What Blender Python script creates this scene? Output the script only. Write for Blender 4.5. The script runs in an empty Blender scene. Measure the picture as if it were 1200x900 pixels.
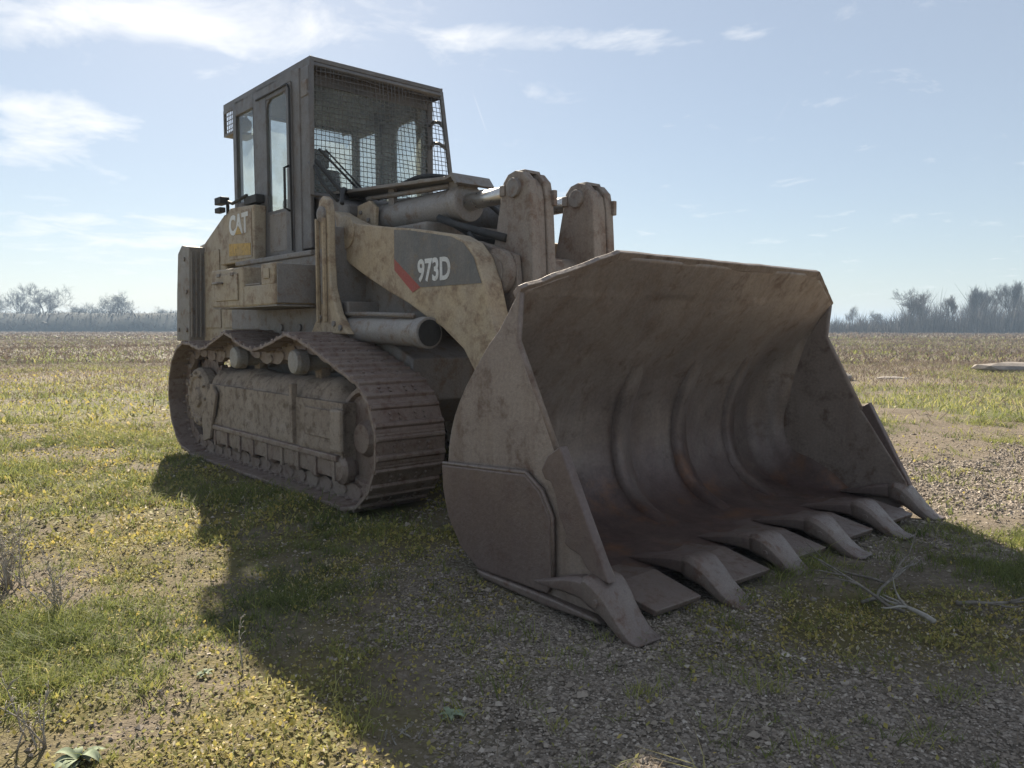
import bpy, bmesh, math, random
import numpy as np
from mathutils import Vector, Matrix, noise as mnoise
R = math.radians
random.seed(7); rng = np.random.default_rng(11)
scene = bpy.context.scene
col = scene.collection

# ------------------------------------------------------------------ camera
CAM_H = 1.214
cam_d = bpy.data.cameras.new('camera'); cam = bpy.data.objects.new('camera', cam_d); col.objects.link(cam)
cam.location = (0, 0, CAM_H); cam.rotation_euler = (R(90 - 4.134), 0, 0)
cam_d.sensor_width = 36; cam_d.lens = 27.01; cam_d.clip_start = .05; cam_d.clip_end = 6000
scene.camera = cam

# ------------------------------------------------------------------ light
SUN_AZ = R(-18.4)      # measured from +Y, negative = to the left
SUN_EL = R(34)
sun_dir = Vector((math.sin(SUN_AZ)*math.cos(SUN_EL), math.cos(SUN_AZ)*math.cos(SUN_EL), math.sin(SUN_EL)))
sd = bpy.data.lights.new('sun', 'SUN'); sd.energy = 5.0; sd.angle = R(.6); sd.color = (1, .90, .74)
sun = bpy.data.objects.new('sun', sd); col.objects.link(sun)
sun.rotation_euler = sun_dir.to_track_quat('Z', 'Y').to_euler(); sun.location = sun_dir*50

world = bpy.data.worlds.new('World'); scene.world = world; world.use_nodes = True
WT = world.node_tree; WT.nodes.clear()
def wn(t, **k):
    n = WT.nodes.new(t)
    for a, b in k.items(): setattr(n, a, b)
    return n
def wl(a, b): WT.links.new(a, b)
def wmath(op, a, b=None, c=None, clamp=False):
    n = wn('ShaderNodeMath', operation=op, use_clamp=clamp)
    for i, v in enumerate((a, b, c)):
        if v is None: continue
        if isinstance(v, (int, float)): n.inputs[i].default_value = v
        else: wl(v, n.inputs[i])
    return n.outputs[0]
def wvec(op, a, b):
    n = wn('ShaderNodeVectorMath', operation=op)
    for i, v in enumerate((a, b)):
        if isinstance(v, (tuple, list, Vector)): n.inputs[i].default_value = tuple(v)
        else: wl(v, n.inputs[i])
    return n
sky = wn('ShaderNodeTexSky', sky_type='NISHITA', sun_disc=False, sun_elevation=SUN_EL, sun_rotation=SUN_AZ,
         altitude=50, air_density=1.0, dust_density=.32, ozone_density=1.8)
tc = wn('ShaderNodeTexCoord'); D = tc.outputs['Generated']
# thin clouds: noise over the sky plane, a few banks where the sky carries more of them
def pdir(px, py):   # a sky direction named by where it stands over the field
    a = (px-600)/900; b = (450-py)/900; p = R(4.134)
    return Vector((a, math.cos(p)+b*math.sin(p), -math.sin(p)+b*math.cos(p))).normalized()
sep = wn('ShaderNodeSeparateXYZ'); wl(D, sep.inputs[0])
zc = wmath('ADD', wmath('MAXIMUM', sep.outputs[2], 0.0), .10)
cmb = wn('ShaderNodeCombineXYZ')
wl(wmath('DIVIDE', sep.outputs[0], zc), cmb.inputs[0]); wl(wmath('DIVIDE', sep.outputs[1], zc), cmb.inputs[1])
nz = wn('ShaderNodeTexNoise'); nz.inputs['Scale'].default_value = 3.2; nz.inputs['Detail'].default_value = 9
nz.inputs['Roughness'].default_value = .62; nz.inputs['Distortion'].default_value = .4
wl(cmb.outputs[0], nz.inputs['Vector'])
bank = None
for (px, py, w, h, s) in [(90, 15, 150, 30, .30), (215, 25, 60, 18, .22), (40, 142, 70, 34, .33), (395, 38, 90, 32, .22), (585, 42, 70, 13, .22),
                          (755, 44, 80, 15, .20), (880, 36, 40, 10, .12), (60, 268, 190, 20, .16), (260, 300, 160, 30, .10)]:
    c = pdir(px, py); rt = Vector((c.y, -c.x, 0)).normalized(); up = rt.cross(c)
    u = wmath('MULTIPLY', wvec('DOT_PRODUCT', D, rt).outputs['Value'], 900/w)
    v = wmath('MULTIPLY', wvec('DOT_PRODUCT', wvec('SUBTRACT', D, c).outputs[0], up).outputs['Value'], 900/h)
    front = wmath('GREATER_THAN', wvec('DOT_PRODUCT', D, c).outputs['Value'], .5)
    d2 = wmath('ADD', wmath('MULTIPLY', u, u), wmath('MULTIPLY', v, v))
    g = wmath('MULTIPLY', wmath('MULTIPLY', wmath('POWER', 2.718, wmath('MULTIPLY', d2, -1.0)), s), front)
    bank = g if bank is None else wmath('ADD', bank, g)
cl = wmath('ADD', nz.outputs['Fac'], bank)
cl = wmath('MULTIPLY', wmath('SUBTRACT', cl, .60), 3.3, clamp=True)
cl = wmath('MULTIPLY', cl, .85)
for (a, b, wd, s) in [((553, 105), (572, 160), .0013, .30), ((905, 150), (930, 110), .0022, .10), ((632, 48), (630, 80), .0015, .08)]:
    A, B = pdir(*a), pdir(*b); n = A.cross(B).normalized(); m = (A+B).normalized()
    dist = wmath('ABSOLUTE', wvec('DOT_PRODUCT', D, n).outputs['Value'])
    ln = wmath('SUBTRACT', 1.0, wmath('DIVIDE', dist, wd), clamp=True)
    inr = wmath('MULTIPLY', wmath('SUBTRACT', wvec('DOT_PRODUCT', D, m).outputs['Value'], A.dot(m)), 1600.0, clamp=True)
    cl = wmath('ADD', cl, wmath('MULTIPLY', wmath('MULTIPLY', ln, inr), s), clamp=True)
# a thin milky veil of high cloud over the whole sky, then the denser wisps
veil = wn('ShaderNodeMix', data_type='RGBA'); veil.inputs['Factor'].default_value = .55; wl(sky.outputs[0], veil.inputs['A']); veil.inputs['B'].default_value = (4.1, 4.4, 4.75, 1)
mixc = wn('ShaderNodeMix', data_type='RGBA'); wl(cl, mixc.inputs['Factor']); wl(veil.outputs['Result'], mixc.inputs['A'])
mixc.inputs['B'].default_value = (8.8, 8.75, 8.7, 1)
bg = wn('ShaderNodeBackground'); bg.inputs['Strength'].default_value = .05; wl(mixc.outputs['Result'], bg.inputs[0])
out = wn('ShaderNodeOutputWorld'); wl(bg.outputs[0], out.inputs[0])

vs = scene.view_settings
vs.view_transform = 'Standard'; vs.look = 'None'; vs.exposure = 1.4; vs.gamma = 1; vs.use_curve_mapping = False
cy = scene.cycles
cy.max_bounces = 6; cy.diffuse_bounces = 3; cy.glossy_bounces = 3; cy.transmission_bounces = 5; cy.transparent_max_bounces = 10
cy.volume_bounces = 0; cy.use_denoising = True; cy.caustics_reflective = False; cy.caustics_refractive = False

# ------------------------------------------------------------------ materials
def material(name):
    m = bpy.data.materials.new(name); m.use_nodes = True
    nt = m.node_tree; b = nt.nodes['Principled BSDF']
    return m, nt, b
def N(nt, t, **k):
    n = nt.nodes.new(t)
    for a, v in k.items(): setattr(n, a, v)
    return n
def L(nt, a, b): nt.links.new(a, b)
def c4(c): return (c[0], c[1], c[2], 1)
def nnoise(nt, vec, scale, detail=6, rough=.6, dist=0.0):
    n = N(nt, 'ShaderNodeTexNoise'); n.inputs['Scale'].default_value = scale; n.inputs['Detail'].default_value = detail
    n.inputs['Roughness'].default_value = rough; n.inputs['Distortion'].default_value = dist
    if vec is not None: L(nt, vec, n.inputs['Vector'])
    return n.outputs['Fac']
def ramp(nt, fac, stops):
    r = N(nt, 'ShaderNodeValToRGB'); e = r.color_ramp.elements
    while len(e) < len(stops): e.new(.5)
    for i, (p, c) in enumerate(stops):
        e[i].position = p; e[i].color = c4(c) if not isinstance(c, (int, float)) else (c, c, c, 1)
    L(nt, fac, r.inputs['Fac']); return r.outputs['Color']
def mix(nt, fac, a, b, blend='MIX'):
    n = N(nt, 'ShaderNodeMix', data_type='RGBA', blend_type=blend)
    for sock, v in (('Factor', fac), ('A', a), ('B', b)):
        if isinstance(v, (int, float)): n.inputs[sock].default_value = v
        elif isinstance(v, tuple): n.inputs[sock].default_value = c4(v)
        else: L(nt, v, n.inputs[sock])
    return n.outputs['Result']
def mth(nt, op, a, b=None, clamp=False):
    n = N(nt, 'ShaderNodeMath', operation=op, use_clamp=clamp)
    for i, v in enumerate((a, b)):
        if v is None: continue
        if isinstance(v, (int, float)): n.inputs[i].default_value = v
        else: L(nt, v, n.inputs[i])
    return n.outputs[0]
def bump(nt, b, h, strength=.4, dist=.02):
    n = N(nt, 'ShaderNodeBump'); n.inputs['Strength'].default_value = strength; n.inputs['Distance'].default_value = dist
    L(nt, h, n.inputs['Height']); L(nt, n.outputs[0], b.inputs['Normal'])

def worn(name, base, dust, rust, dust_amt=.5, rust_amt=.35, rough=.7, metal=0.0, bs=.35, scale=1.0, streak=.5, floor=None):
    """old paint or steel: base colour under dust, rust patches with their own shapes, run streaks, scratches, fine grain"""
    m, nt, b = material(name)
    t = N(nt, 'ShaderNodeTexCoord'); oi = N(nt, 'ShaderNodeObjectInfo')
    add = N(nt, 'ShaderNodeVectorMath', operation='ADD'); L(nt, t.outputs['Object'], add.inputs[0])
    cmbx = N(nt, 'ShaderNodeCombineXYZ'); L(nt, mth(nt, 'MULTIPLY', oi.outputs['Random'], 7.0), cmbx.inputs[0]); L(nt, cmbx.outputs[0], add.inputs[1])
    P = add.outputs[0]
    big = nnoise(nt, P, 2.2*scale, 8, .62, .3)
    mid = nnoise(nt, P, 9*scale, 8, .7, .2)
    fine = nnoise(nt, P, 70*scale, 4, .7)
    mp = N(nt, 'ShaderNodeMapping'); mp.inputs['Scale'].default_value = (14*scale, 14*scale, .9*scale); L(nt, P, mp.inputs[0])
    st = nnoise(nt, mp.outputs[0], 1.0, 5, .6)
    c = mix(nt, ramp(nt, big, [(.5-dust_amt*.45, 0.), (.5+.32*(1.1-dust_amt), 1.)]), base, dust)
    c = mix(nt, mth(nt, 'MULTIPLY', ramp(nt, st, [(.48, 0.), (.72, 1.)]), streak), c, tuple(.6*a+.4*d for a, d in zip(rust, dust)))
    c = mix(nt, mth(nt, 'MULTIPLY', ramp(nt, mid, [(.62-.3*rust_amt, 0.), (.72-.2*rust_amt, 1.)]), .85), c, rust)
    if floor:      # soil and rust left low down, with a ragged upper edge
        sx = N(nt, 'ShaderNodeSeparateXYZ'); L(nt, t.outputs['Object'], sx.inputs[0])
        hgt = mth(nt, 'ADD', sx.outputs[2], mth(nt, 'MULTIPLY', mth(nt, 'SUBTRACT', big, .5), 1.1))
        c = mix(nt, ramp(nt, hgt, [(.15, .95), (.95, 0.)]), c, mix(nt, ramp(nt, mid, [(.35, 0.), (.65, 1.)]), floor, tuple(.6*q for q in floor)))
        c = mix(nt, mth(nt, 'MULTIPLY', ramp(nt, hgt, [(.10, .5), (.42, 0.)]), ramp(nt, nnoise(nt, P, 4.5, 7, .7), [(.52, 0.), (.68, 1.)])), c, (.26, .115, .045))
    c = mix(nt, .55, c, ramp(nt, fine, [(.25, .35), (.75, 1.)]), 'MULTIPLY')
    c = mix(nt, 1.0, c, (1.3, 1.3, 1.3), 'MULTIPLY')
    L(nt, c, b.inputs['Base Color'])
    L(nt, ramp(nt, mid, [(.3, rough-.12), (.7, min(1, rough+.15))]), b.inputs['Roughness'])
    b.inputs['Metallic'].default_value = metal
    h = mth(nt, 'ADD', mth(nt, 'MULTIPLY', mid, .7), mth(nt, 'MULTIPLY', fine, .35))
    bump(nt, b, h, bs, .02)
    return m
M = {}
M['yellow'] = worn('worn_yellow_paint', (.37, .29, .185), (.34, .29, .225), (.20, .135, .09), .6, .40, .65)
M['yellow_arm'] = worn('sunbleached_yellow_paint', (.41, .31, .185), (.36, .30, .225), (.20, .135, .085), .55, .42, .6)
M['grey'] = worn('dusty_grey_paint', (.175, .16, .15), (.24, .215, .185), (.16, .105, .07), .45, .34, .6)
M['cab'] = worn('cab_dark_paint', (.10, .095, .093), (.17, .155, .142), (.115, .085, .065), .42, .25, .5)
M['bucket'] = worn('rusted_bucket_steel', (.20, .158, .135), (.28, .228, .19), (.125, .08, .058), .45, .3, .6, .2, .4, .8, .9)
M['bucket_in'] = worn('polished_bucket_steel', (.225, .19, .172), (.30, .252, .215), (.15, .10, .075), .45, .2, .48, .3, .3, .7, .95, (.105, .064, .054))
M['wear'] = worn('wear_plate_steel', (.125, .088, .078), (.165, .128, .11), (.10, .06, .046), .4, .22, .5, .25, .3, .8, .6)
M['tooth'] = worn('ground_tooth_steel', (.155, .12, .105), (.20, .16, .135), (.12, .068, .046), .4, .35, .45, .3, .35, 2.0)
M['track'] = worn('rusty_track_steel', (.185, .135, .118), (.25, .205, .17), (.14, .085, .06), .45, .42, .55, .25, .4, 1.6)
M['mud'] = worn('caked_mud', (.235, .185, .145), (.31, .255, .205), (.125, .09, .065), .5, .45, .95, 0, .5, 1.3)
M['cyl'] = worn('grey_cylinder_paint', (.22, .21, .205), (.29, .265, .235), (.18, .125, .085), .45, .32, .5)
M['lever'] = worn('rusty_lever_paint', (.20, .165, .14), (.26, .22, .18), (.15, .095, .065), .5, .42, .65)
M['black'] = worn('black_decal_paint', (.085, .088, .09), (.19, .175, .155), (.22, .165, .11), .45, .22, .55)
M['red'] = worn('faded_red_decal', (.34, .07, .055), (.28, .12, .09), (.22, .15, .10), .35, .15, .6)
M['white'] = worn('white_decal', (.66, .67, .66), (.52, .51, .48), (.34, .30, .26), .35, .12, .6, 0, .2, 2.0, .35)
M['decal_yellow'] = worn('bright_yellow_decal', (.50, .31, .06), (.34, .23, .09), (.10, .08, .06), .3, .28, .6, 0, .2, 3.0)
M['seat'] = worn('black_seat_vinyl', (.02, .02, .022), (.05, .048, .045), (.03, .03, .03), .3, .1, .6)
M['rubber'] = worn('black_rubber_hose', (.02, .02, .02), (.055, .05, .045), (.04, .035, .03), .3, .1, .7)
m, nt, b = material('chromed_rod'); b.inputs['Base Color'].default_value = (.62, .59, .55, 1); b.inputs['Metallic'].default_value = .9
t = N(nt, 'ShaderNodeTexCoord'); L(nt, ramp(nt, nnoise(nt, t.outputs['Object'], 14, 6), [(.35, .22), (.7, .5)]), b.inputs['Roughness']); M['rod'] = m
# dirty glass: see-through pane with a film of dust
m, nt, b = material('dirty_glass')
nt.nodes.remove(b); om = nt.nodes['Material Output']; t = N(nt, 'ShaderNodeTexCoord')
tr = N(nt, 'ShaderNodeBsdfTransparent'); tr.inputs[0].default_value = (.90, .93, .93, 1)
gl = N(nt, 'ShaderNodeBsdfGlossy'); gl.inputs['Roughness'].default_value = .08; gl.inputs[0].default_value = (.9, .9, .9, 1)
df = N(nt, 'ShaderNodeBsdfDiffuse'); df.inputs[0].default_value = (.45, .45, .42, 1)
tl = N(nt, 'ShaderNodeBsdfTranslucent'); tl.inputs[0].default_value = (.62, .64, .58, 1)
ad = N(nt, 'ShaderNodeMixShader'); ad.inputs[0].default_value = .5; L(nt, df.outputs[0], ad.inputs[1]); L(nt, tl.outputs[0], ad.inputs[2])
m1 = N(nt, 'ShaderNodeMixShader'); L(nt, ramp(nt, nnoise(nt, t.outputs['Object'], 3.5, 6), [(.3, .05), (.75, .32)]), m1.inputs[0])
L(nt, tr.outputs[0], m1.inputs[1]); L(nt, ad.outputs[0], m1.inputs[2])
fr = N(nt, 'ShaderNodeFresnel'); fr.inputs[0].default_value = 1.45
gb = N(nt, 'ShaderNodeNewGeometry')
m2 = N(nt, 'ShaderNodeMixShader'); L(nt, mth(nt, 'MULTIPLY', fr.outputs[0], mth(nt, 'SUBTRACT', 1.0, gb.outputs['Backfacing'])), m2.inputs[0]); L(nt, m1.outputs[0], m2.inputs[1]); L(nt, gl.outputs[0], m2.inputs[2])
L(nt, m2.outputs[0], om.inputs[0]); M['glass'] = m

def leafy(name, stops, transl=.35, rough=.7, attr='tint'):
    m, nt, b = material(name); om = nt.nodes['Material Output']
    a = N(nt, 'ShaderNodeAttribute', attribute_name=attr)
    c = ramp(nt, a.outputs['Fac'], stops); L(nt, c, b.inputs['Base Color']); b.inputs['Roughness'].default_value = rough
    b.inputs['Specular IOR Level'].default_value = .3
    t = N(nt, 'ShaderNodeBsdfTranslucent'); L(nt, c, t.inputs[0])
    mx = N(nt, 'ShaderNodeMixShader'); mx.inputs[0].default_value = transl
    L(nt, b.outputs[0], mx.inputs[1]); L(nt, t.outputs[0], mx.inputs[2]); L(nt, mx.outputs[0], om.inputs[0])
    return m
M['grass'] = leafy('grass_blades', [(0, (.09, .115, .04)), (.4, (.21, .235, .07)), (.7, (.36, .345, .12)), (1, (.52, .45, .24))], .45)
M['moss'] = leafy('moss_and_small_leaves', [(0, (.09, .10, .04)), (.35, (.24, .235, .075)), (.65, (.42, .365, .11)), (.85, (.50, .375, .11)), (1, (.60, .54, .43))], .42)
M['dry'] = leafy('dead_grass', [(0, (.12, .09, .072)), (.4, (.205, .16, .12)), (.75, (.315, .26, .19)), (1, (.46, .395, .30))], .35)
M['stone'] = leafy('gravel_stones', [(0, (.12, .10, .08)), (.4, (.28, .232, .185)), (.75, (.43, .37, .31)), (1, (.60, .54, .47))], 0, .85)
m, nt, b = material('weathered_twig'); b.inputs['Roughness'].default_value = .85; t = N(nt, 'ShaderNodeTexCoord')
L(nt, ramp(nt, nnoise(nt, t.outputs['Object'], 30, 4), [(.3, (.09, .075, .06)), (.7, (.27, .24, .205))]), b.inputs['Base Color']); M['twig'] = m
M['pale_twig'] = m.copy(); M['pale_twig'].name = 'barkless_twig'; [n for n in M['pale_twig'].node_tree.nodes if n.type == 'VALTORGB'][0].color_ramp.elements[0].color = (.24, .215, .185, 1); [n for n in M['pale_twig'].node_tree.nodes if n.type == 'VALTORGB'][0].color_ramp.elements[1].color = (.40, .37, .325, 1)
m, nt, b = material('bare_bark'); b.inputs['Roughness'].default_value = .9; t = N(nt, 'ShaderNodeTexCoord')
L(nt, ramp(nt, nnoise(nt, t.outputs['Object'], .8, 4), [(.3, (.055, .045, .04)), (.7, (.11, .095, .08))]), b.inputs['Base Color']); M['bark'] = m
m, nt, b = material('concrete'); b.inputs['Roughness'].default_value = .9; t = N(nt, 'ShaderNodeTexCoord')
L(nt, ramp(nt, nnoise(nt, t.outputs['Object'], 6, 8, .7), [(.3, (.16, .135, .115)), (.7, (.30, .265, .235))]), b.inputs['Base Color']); M['concrete'] = m

# ------------------------------------------------------------------ mesh helpers
class MB:
    def __init__(s): s.v = []; s.f = []; s.sm = []
    def add(s, vs, fs, smooth=False):
        o = len(s.v); s.v += [tuple(p) for p in vs]; s.f += [tuple(i+o for i in f) for f in fs]; s.sm += [smooth]*len(fs); return s
    def box(s, x0, x1, y0, y1, z0, z1, rot=None, piv=None):
        vs = [Vector((x, y, z)) for z in (z0, z1) for y in (y0, y1) for x in (x0, x1)]
        if rot is not None:
            p = Vector(piv) if piv else Vector(((x0+x1)/2, (y0+y1)/2, (z0+z1)/2)); vs = [rot @ (q-p)+p for q in vs]
        return s.add(vs, [(0, 2, 3, 1), (4, 5, 7, 6), (0, 1, 5, 4), (2, 6, 7, 3), (0, 4, 6, 2), (1, 3, 7, 5)])
    def prism(s, poly, y0, y1):      # polygon in x-z, extruded along y
        n = len(poly); a = sum(poly[i][0]*poly[(i+1) % n][1]-poly[(i+1) % n][0]*poly[i][1] for i in range(n))
        if a < 0: poly = poly[::-1]
        vs = [(x, y0, z) for x, z in poly]+[(x, y1, z) for x, z in poly]
        fs = [tuple(range(n)), tuple(range(2*n-1, n-1, -1))]+[(i, i+n, (i+1) % n+n, (i+1) % n) for i in range(n)]
        return s.add(vs, fs)
    def slab(s, pts, th):            # planar polygon in 3-D with thickness along its normal
        pts = [Vector(p) for p in pts]; nrm = Vector((0, 0, 0))
        for i in range(len(pts)): nrm += (pts[i]-pts[0]).cross(pts[(i+1) % len(pts)]-pts[0])
        nrm.normalize(); n = len(pts)
        vs = pts+[p+nrm*th for p in pts]
        return s.add(vs, [tuple(range(n-1, -1, -1)), tuple(range(n, 2*n))]+[(i, (i+1) % n, (i+1) % n+n, i+n) for i in range(n)])
    def tube(s, a, b, r0, r1=None, n=16, caps=True, smooth=True):
        a, b = Vector(a), Vector(b); r1 = r0 if r1 is None else r1; d = (b-a).normalized()
        u = d.orthogonal().normalized(); w = d.cross(u)
        vs = [a+(u*math.cos(t)+w*math.sin(t))*r0 for t in [2*math.pi*i/n for i in range(n)]]+[b+(u*math.cos(t)+w*math.sin(t))*r1 for t in [2*math.pi*i/n for i in range(n)]]
        s.add(vs, [(i, (i+1) % n, (i+1) % n+n, i+n) for i in range(n)], smooth)
        if caps: s.add(vs, [tuple(range(n-1, -1, -1)), tuple(range(n, 2*n))])
        return s
    def path(s, pts, r, n=6):
        rr = r if isinstance(r, (list, tuple)) else [r]*len(pts); pts = [Vector(p) for p in pts]; rings = []
        for i, p in enumerate(pts):
            d = (pts[min(i+1, len(pts)-1)]-pts[max(i-1, 0)]).normalized(); u = d.cross(Vector((.31, .17, .93))).normalized(); w = d.cross(u)
            rings.append([p+(u*math.cos(2*math.pi*k/n)+w*math.sin(2*math.pi*k/n))*rr[i] for k in range(n)])
        vs = [q for g in rings for q in g]
        fs = [(i*n+k, i*n+(k+1) % n, (i+1)*n+(k+1) % n, (i+1)*n+k) for i in range(len(pts)-1) for k in range(n)]
        fs += [tuple(range(n-1, -1, -1)), tuple((len(pts)-1)*n+k for k in range(n))]
        return s.add(vs, fs, True)
    def lathe(s, prof, y0, n=28, cx=0, cz=0):   # profile [(r, dy)] round an axis along y
        vs = [(cx+r*math.cos(2*math.pi*k/n), y0+dy, cz+r*math.sin(2*math.pi*k/n)) for r, dy in prof for k in range(n)]
        fs = [(i*n+k, i*n+(k+1) % n, (i+1)*n+(k+1) % n, (i+1)*n+k) for i in range(len(prof)-1) for k in range(n)]
        fs += [tuple(range(n)), tuple((len(prof)-1)*n+k for k in range(n-1, -1, -1))]
        return s.add(vs, fs)
    def grid(s, fn, nu, nv, smooth=True):
        vs = [fn(i/nu, j/nv) for i in range(nu+1) for j in range(nv+1)]
        return s.add(vs, [(i*(nv+1)+j, (i+1)*(nv+1)+j, (i+1)*(nv+1)+j+1, i*(nv+1)+j+1) for i in range(nu) for j in range(nv)], smooth)
    def mesh(s, name, mat):
        me = bpy.data.meshes.new(name); me.from_pydata(s.v, [], s.f); me.polygons.foreach_set('use_smooth', s.sm); me.update()
        bm = bmesh.new(); bm.from_mesh(me); bmesh.ops.remove_doubles(bm, verts=bm.verts, dist=1e-5); bmesh.ops.recalc_face_normals(bm, faces=bm.faces); bm.to_mesh(me); bm.free()
        if mat: me.materials.append(mat)
        return me
    def build(s, name, mat, parent=None, bevel=0, solid=0, keep=False):
        if keep:
            me = bpy.data.meshes.new(name); me.from_pydata(s.v, [], s.f); me.polygons.foreach_set('use_smooth', s.sm); me.update(); me.materials.append(mat)
        else: me = s.mesh(name, mat)
        return link(name, me, parent, bevel, solid)
def link(name, me, parent=None, bevel=0, solid=0):
    o = bpy.data.objects.new(name, me); col.objects.link(o); o.parent = parent
    if solid:
        k = o.modifiers.new('solid', 'SOLIDIFY'); k.thickness = solid; k.offset = -1
    if bevel:
        k = o.modifiers.new('bevel', 'BEVEL'); k.width = bevel; k.segments = 2; k.limit_method = 'ANGLE'; k.angle_limit = R(35); k.harden_normals = False
    return o
def tag(o, label=None, cat=None, group=None, kind=None):
    for k, v in (('label', label), ('category', cat), ('group', group), ('kind', kind)):
        if v: o[k] = v
    return o
def empty(name, loc=(0, 0, 0), rz=0, parent=None):
    o = bpy.data.objects.new(name, None); col.objects.link(o); o.location = loc; o.rotation_euler.z = rz; o.parent = parent; o.empty_display_size = .2; return o
def text(name, body, size, mat, parent, mtx, bold=.012, sx=1.0):
    cu = bpy.data.curves.new(name, 'FONT'); cu.body = body; cu.size = size; cu.offset = bold; cu.extrude = .0015; cu.align_x = 'CENTER'; cu.align_y = 'CENTER'; cu.resolution_u = 4
    tmp = bpy.data.objects.new('tmp', cu); col.objects.link(tmp)
    dg = bpy.context.evaluated_depsgraph_get(); me = bpy.data.meshes.new_from_object(tmp.evaluated_get(dg)); bpy.data.objects.remove(tmp)
    me.transform(mtx @ Matrix.Diagonal((sx, 1, 1, 1))); me.materials.clear(); me.materials.append(mat)
    return link(name, me, parent)

# ------------------------------------------------------------------ ground
def vnoise(x, y, seed=0):
    xi = np.floor(x).astype(np.int64); yi = np.floor(y).astype(np.int64); xf = x-xi; yf = y-yi
    def h(a, b):
        n = (a*374761393+b*668265263+seed*1442695041) & 0xffffffff
        n = ((n ^ (n >> 13))*1274126177) & 0xffffffff
        return ((n ^ (n >> 16)) & 0xffff)/65535.0
    u = xf*xf*(3-2*xf); v = yf*yf*(3-2*yf)
    return (h(xi, yi)*(1-u)+h(xi+1, yi)*u)*(1-v)+(h(xi, yi+1)*(1-u)+h(xi+1, yi+1)*u)*v
def fbm(x, y, sc, seed=0, oc=4):
    t = 0; a = .5; n = 0
    for k in range(oc):
        t = t+a*vnoise(x*sc*2**k+37.1*k, y*sc*2**k-11.7*k, seed+k); n += a; a *= .5
    return t/n
def sst(a, b, x):
    t = np.clip((x-a)/(b-a), 0, 1); return t*t*(3-2*t)
def blob(x, y, cx, cy, rx, ry, rot=0):
    c, s = math.cos(R(rot)), math.sin(R(rot)); u = ((x-cx)*c+(y-cy)*s)/rx; v = (-(x-cx)*s+(y-cy)*c)/ry
    return np.clip(1.35-np.sqrt(u*u+v*v), 0, 1)
def fields(x, y):
    """ground cover: how much gravel, green grass, moss / small leaves and dead grass grows at a place"""
    n1 = fbm(x, y, 1.1, 3); n2 = fbm(x, y, 2.7, 9); n3 = fbm(x, y, .35, 21); n4 = fbm(x, y, 6.0, 33, 3)
    g = np.maximum.reduce([blob(x, y, .75, 2.0, 1.35, 1.05), .92*blob(x, y, .25, 3.3, .85, 1.2, 10), blob(x, y, 1.1, 1.6, 1.9, .9), blob(x, y, 4.6, 6.1, 2.2, 1.5, 12), .7*blob(x, y, 1., 6.4, 3.6, 2.4, -45)])
    g = np.clip(g*1.25+(n2-.5)*1.3+(n1-.5)*.9, 0, 1); g = sst(.35, .75, g)
    moss = np.maximum.reduce([1.1*blob(x, y, 1.45, 2.98, 1.2, .50, 12), .95*blob(x, y, -2.2, 5.5, 2.8, 3.0), .75*blob(x, y, -.4, 3.9, 1.3, 1.5), .9*blob(x, y, -.75, 2.2, .7, .6), .8*blob(x, y, -1.3, 2.4, 1.2, 1.2), .8*blob(x, y, -4.5, 10, 4, 3)])
    moss = sst(.35, .9, moss*.85+(n2-.45)*1.4)
    grass = np.maximum.reduce([.85*blob(x, y, 2.7, 3.75, .85, .75, 20), .6*blob(x, y, -1.6, 5.2, 1.5, .7, -45), .55*blob(x, y, -1.7, 2.9, 1.0, 1.2), 1.1*blob(x, y, 9.5, 12, 6.5, 4.6), .8*blob(x, y, -9, 13, 9, 4.5), .6*blob(x, y, -5, 6, 3.5, 3.5), .9*blob(x, y, 1.75, 3.98, 1.35, .33, 41), .6*blob(x, y, .2, 4.0, .7, .25, -45)])
    grass = sst(.42, .95, grass*.8+(n1-.42)*1.5)
    dry = sst(.45, .8, n3*.9+(n1-.5)*.6)*(1-.7*g)
    d = np.hypot(x, y); dry = np.maximum(dry, sst(13, 26, d)*.75)
    far = sst(13, 24, d)
    moss = moss*(1-g*.55)*(1-far); grass = grass*(1-g*.8)*(1-.55*far)+.6*far*sst(.38, .62, n3)
    dust = sst(.55, .75, n3)*sst(14, 26, d)
    return g*(1-.8*far), grass, moss, dry, n4
def gh(x, y):
    d = np.hypot(x, y)
    return (fbm(x, y, .8, 5)-.5)*.045*np.clip(d/3, .3, 1)+(fbm(x, y, .07, 8, 3)-.5)*.5*sst(14, 60, d)+(fbm(x, y, 3.4, 61, 2)-.5)*.055*sst(1.0, 2.2, d)
def axis(lo, hi, st, far):
    a = list(np.arange(lo, hi+1e-6, st)); s = st; p = hi
    while p < far: s *= 1.22; p += s; a.append(p)
    s = st; p = lo
    while p > -far: s *= 1.22; p -= s; a.insert(0, p)
    return np.array(a)
ax, ay = axis(-7, 9, .07, 1100), axis(.6, 15, .07, 1100)
GX, GY = np.meshgrid(ax, ay, indexing='ij'); nx, ny = GX.shape
gme = bpy.data.meshes.new('ground')
V = np.stack([GX.ravel(), GY.ravel(), gh(GX, GY).ravel()], 1)
idx = np.arange(nx*ny).reshape(nx, ny)
Q = np.stack([idx[:-1, :-1], idx[1:, :-1], idx[1:, 1:], idx[:-1, 1:]], -1).reshape(-1, 4)
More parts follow.
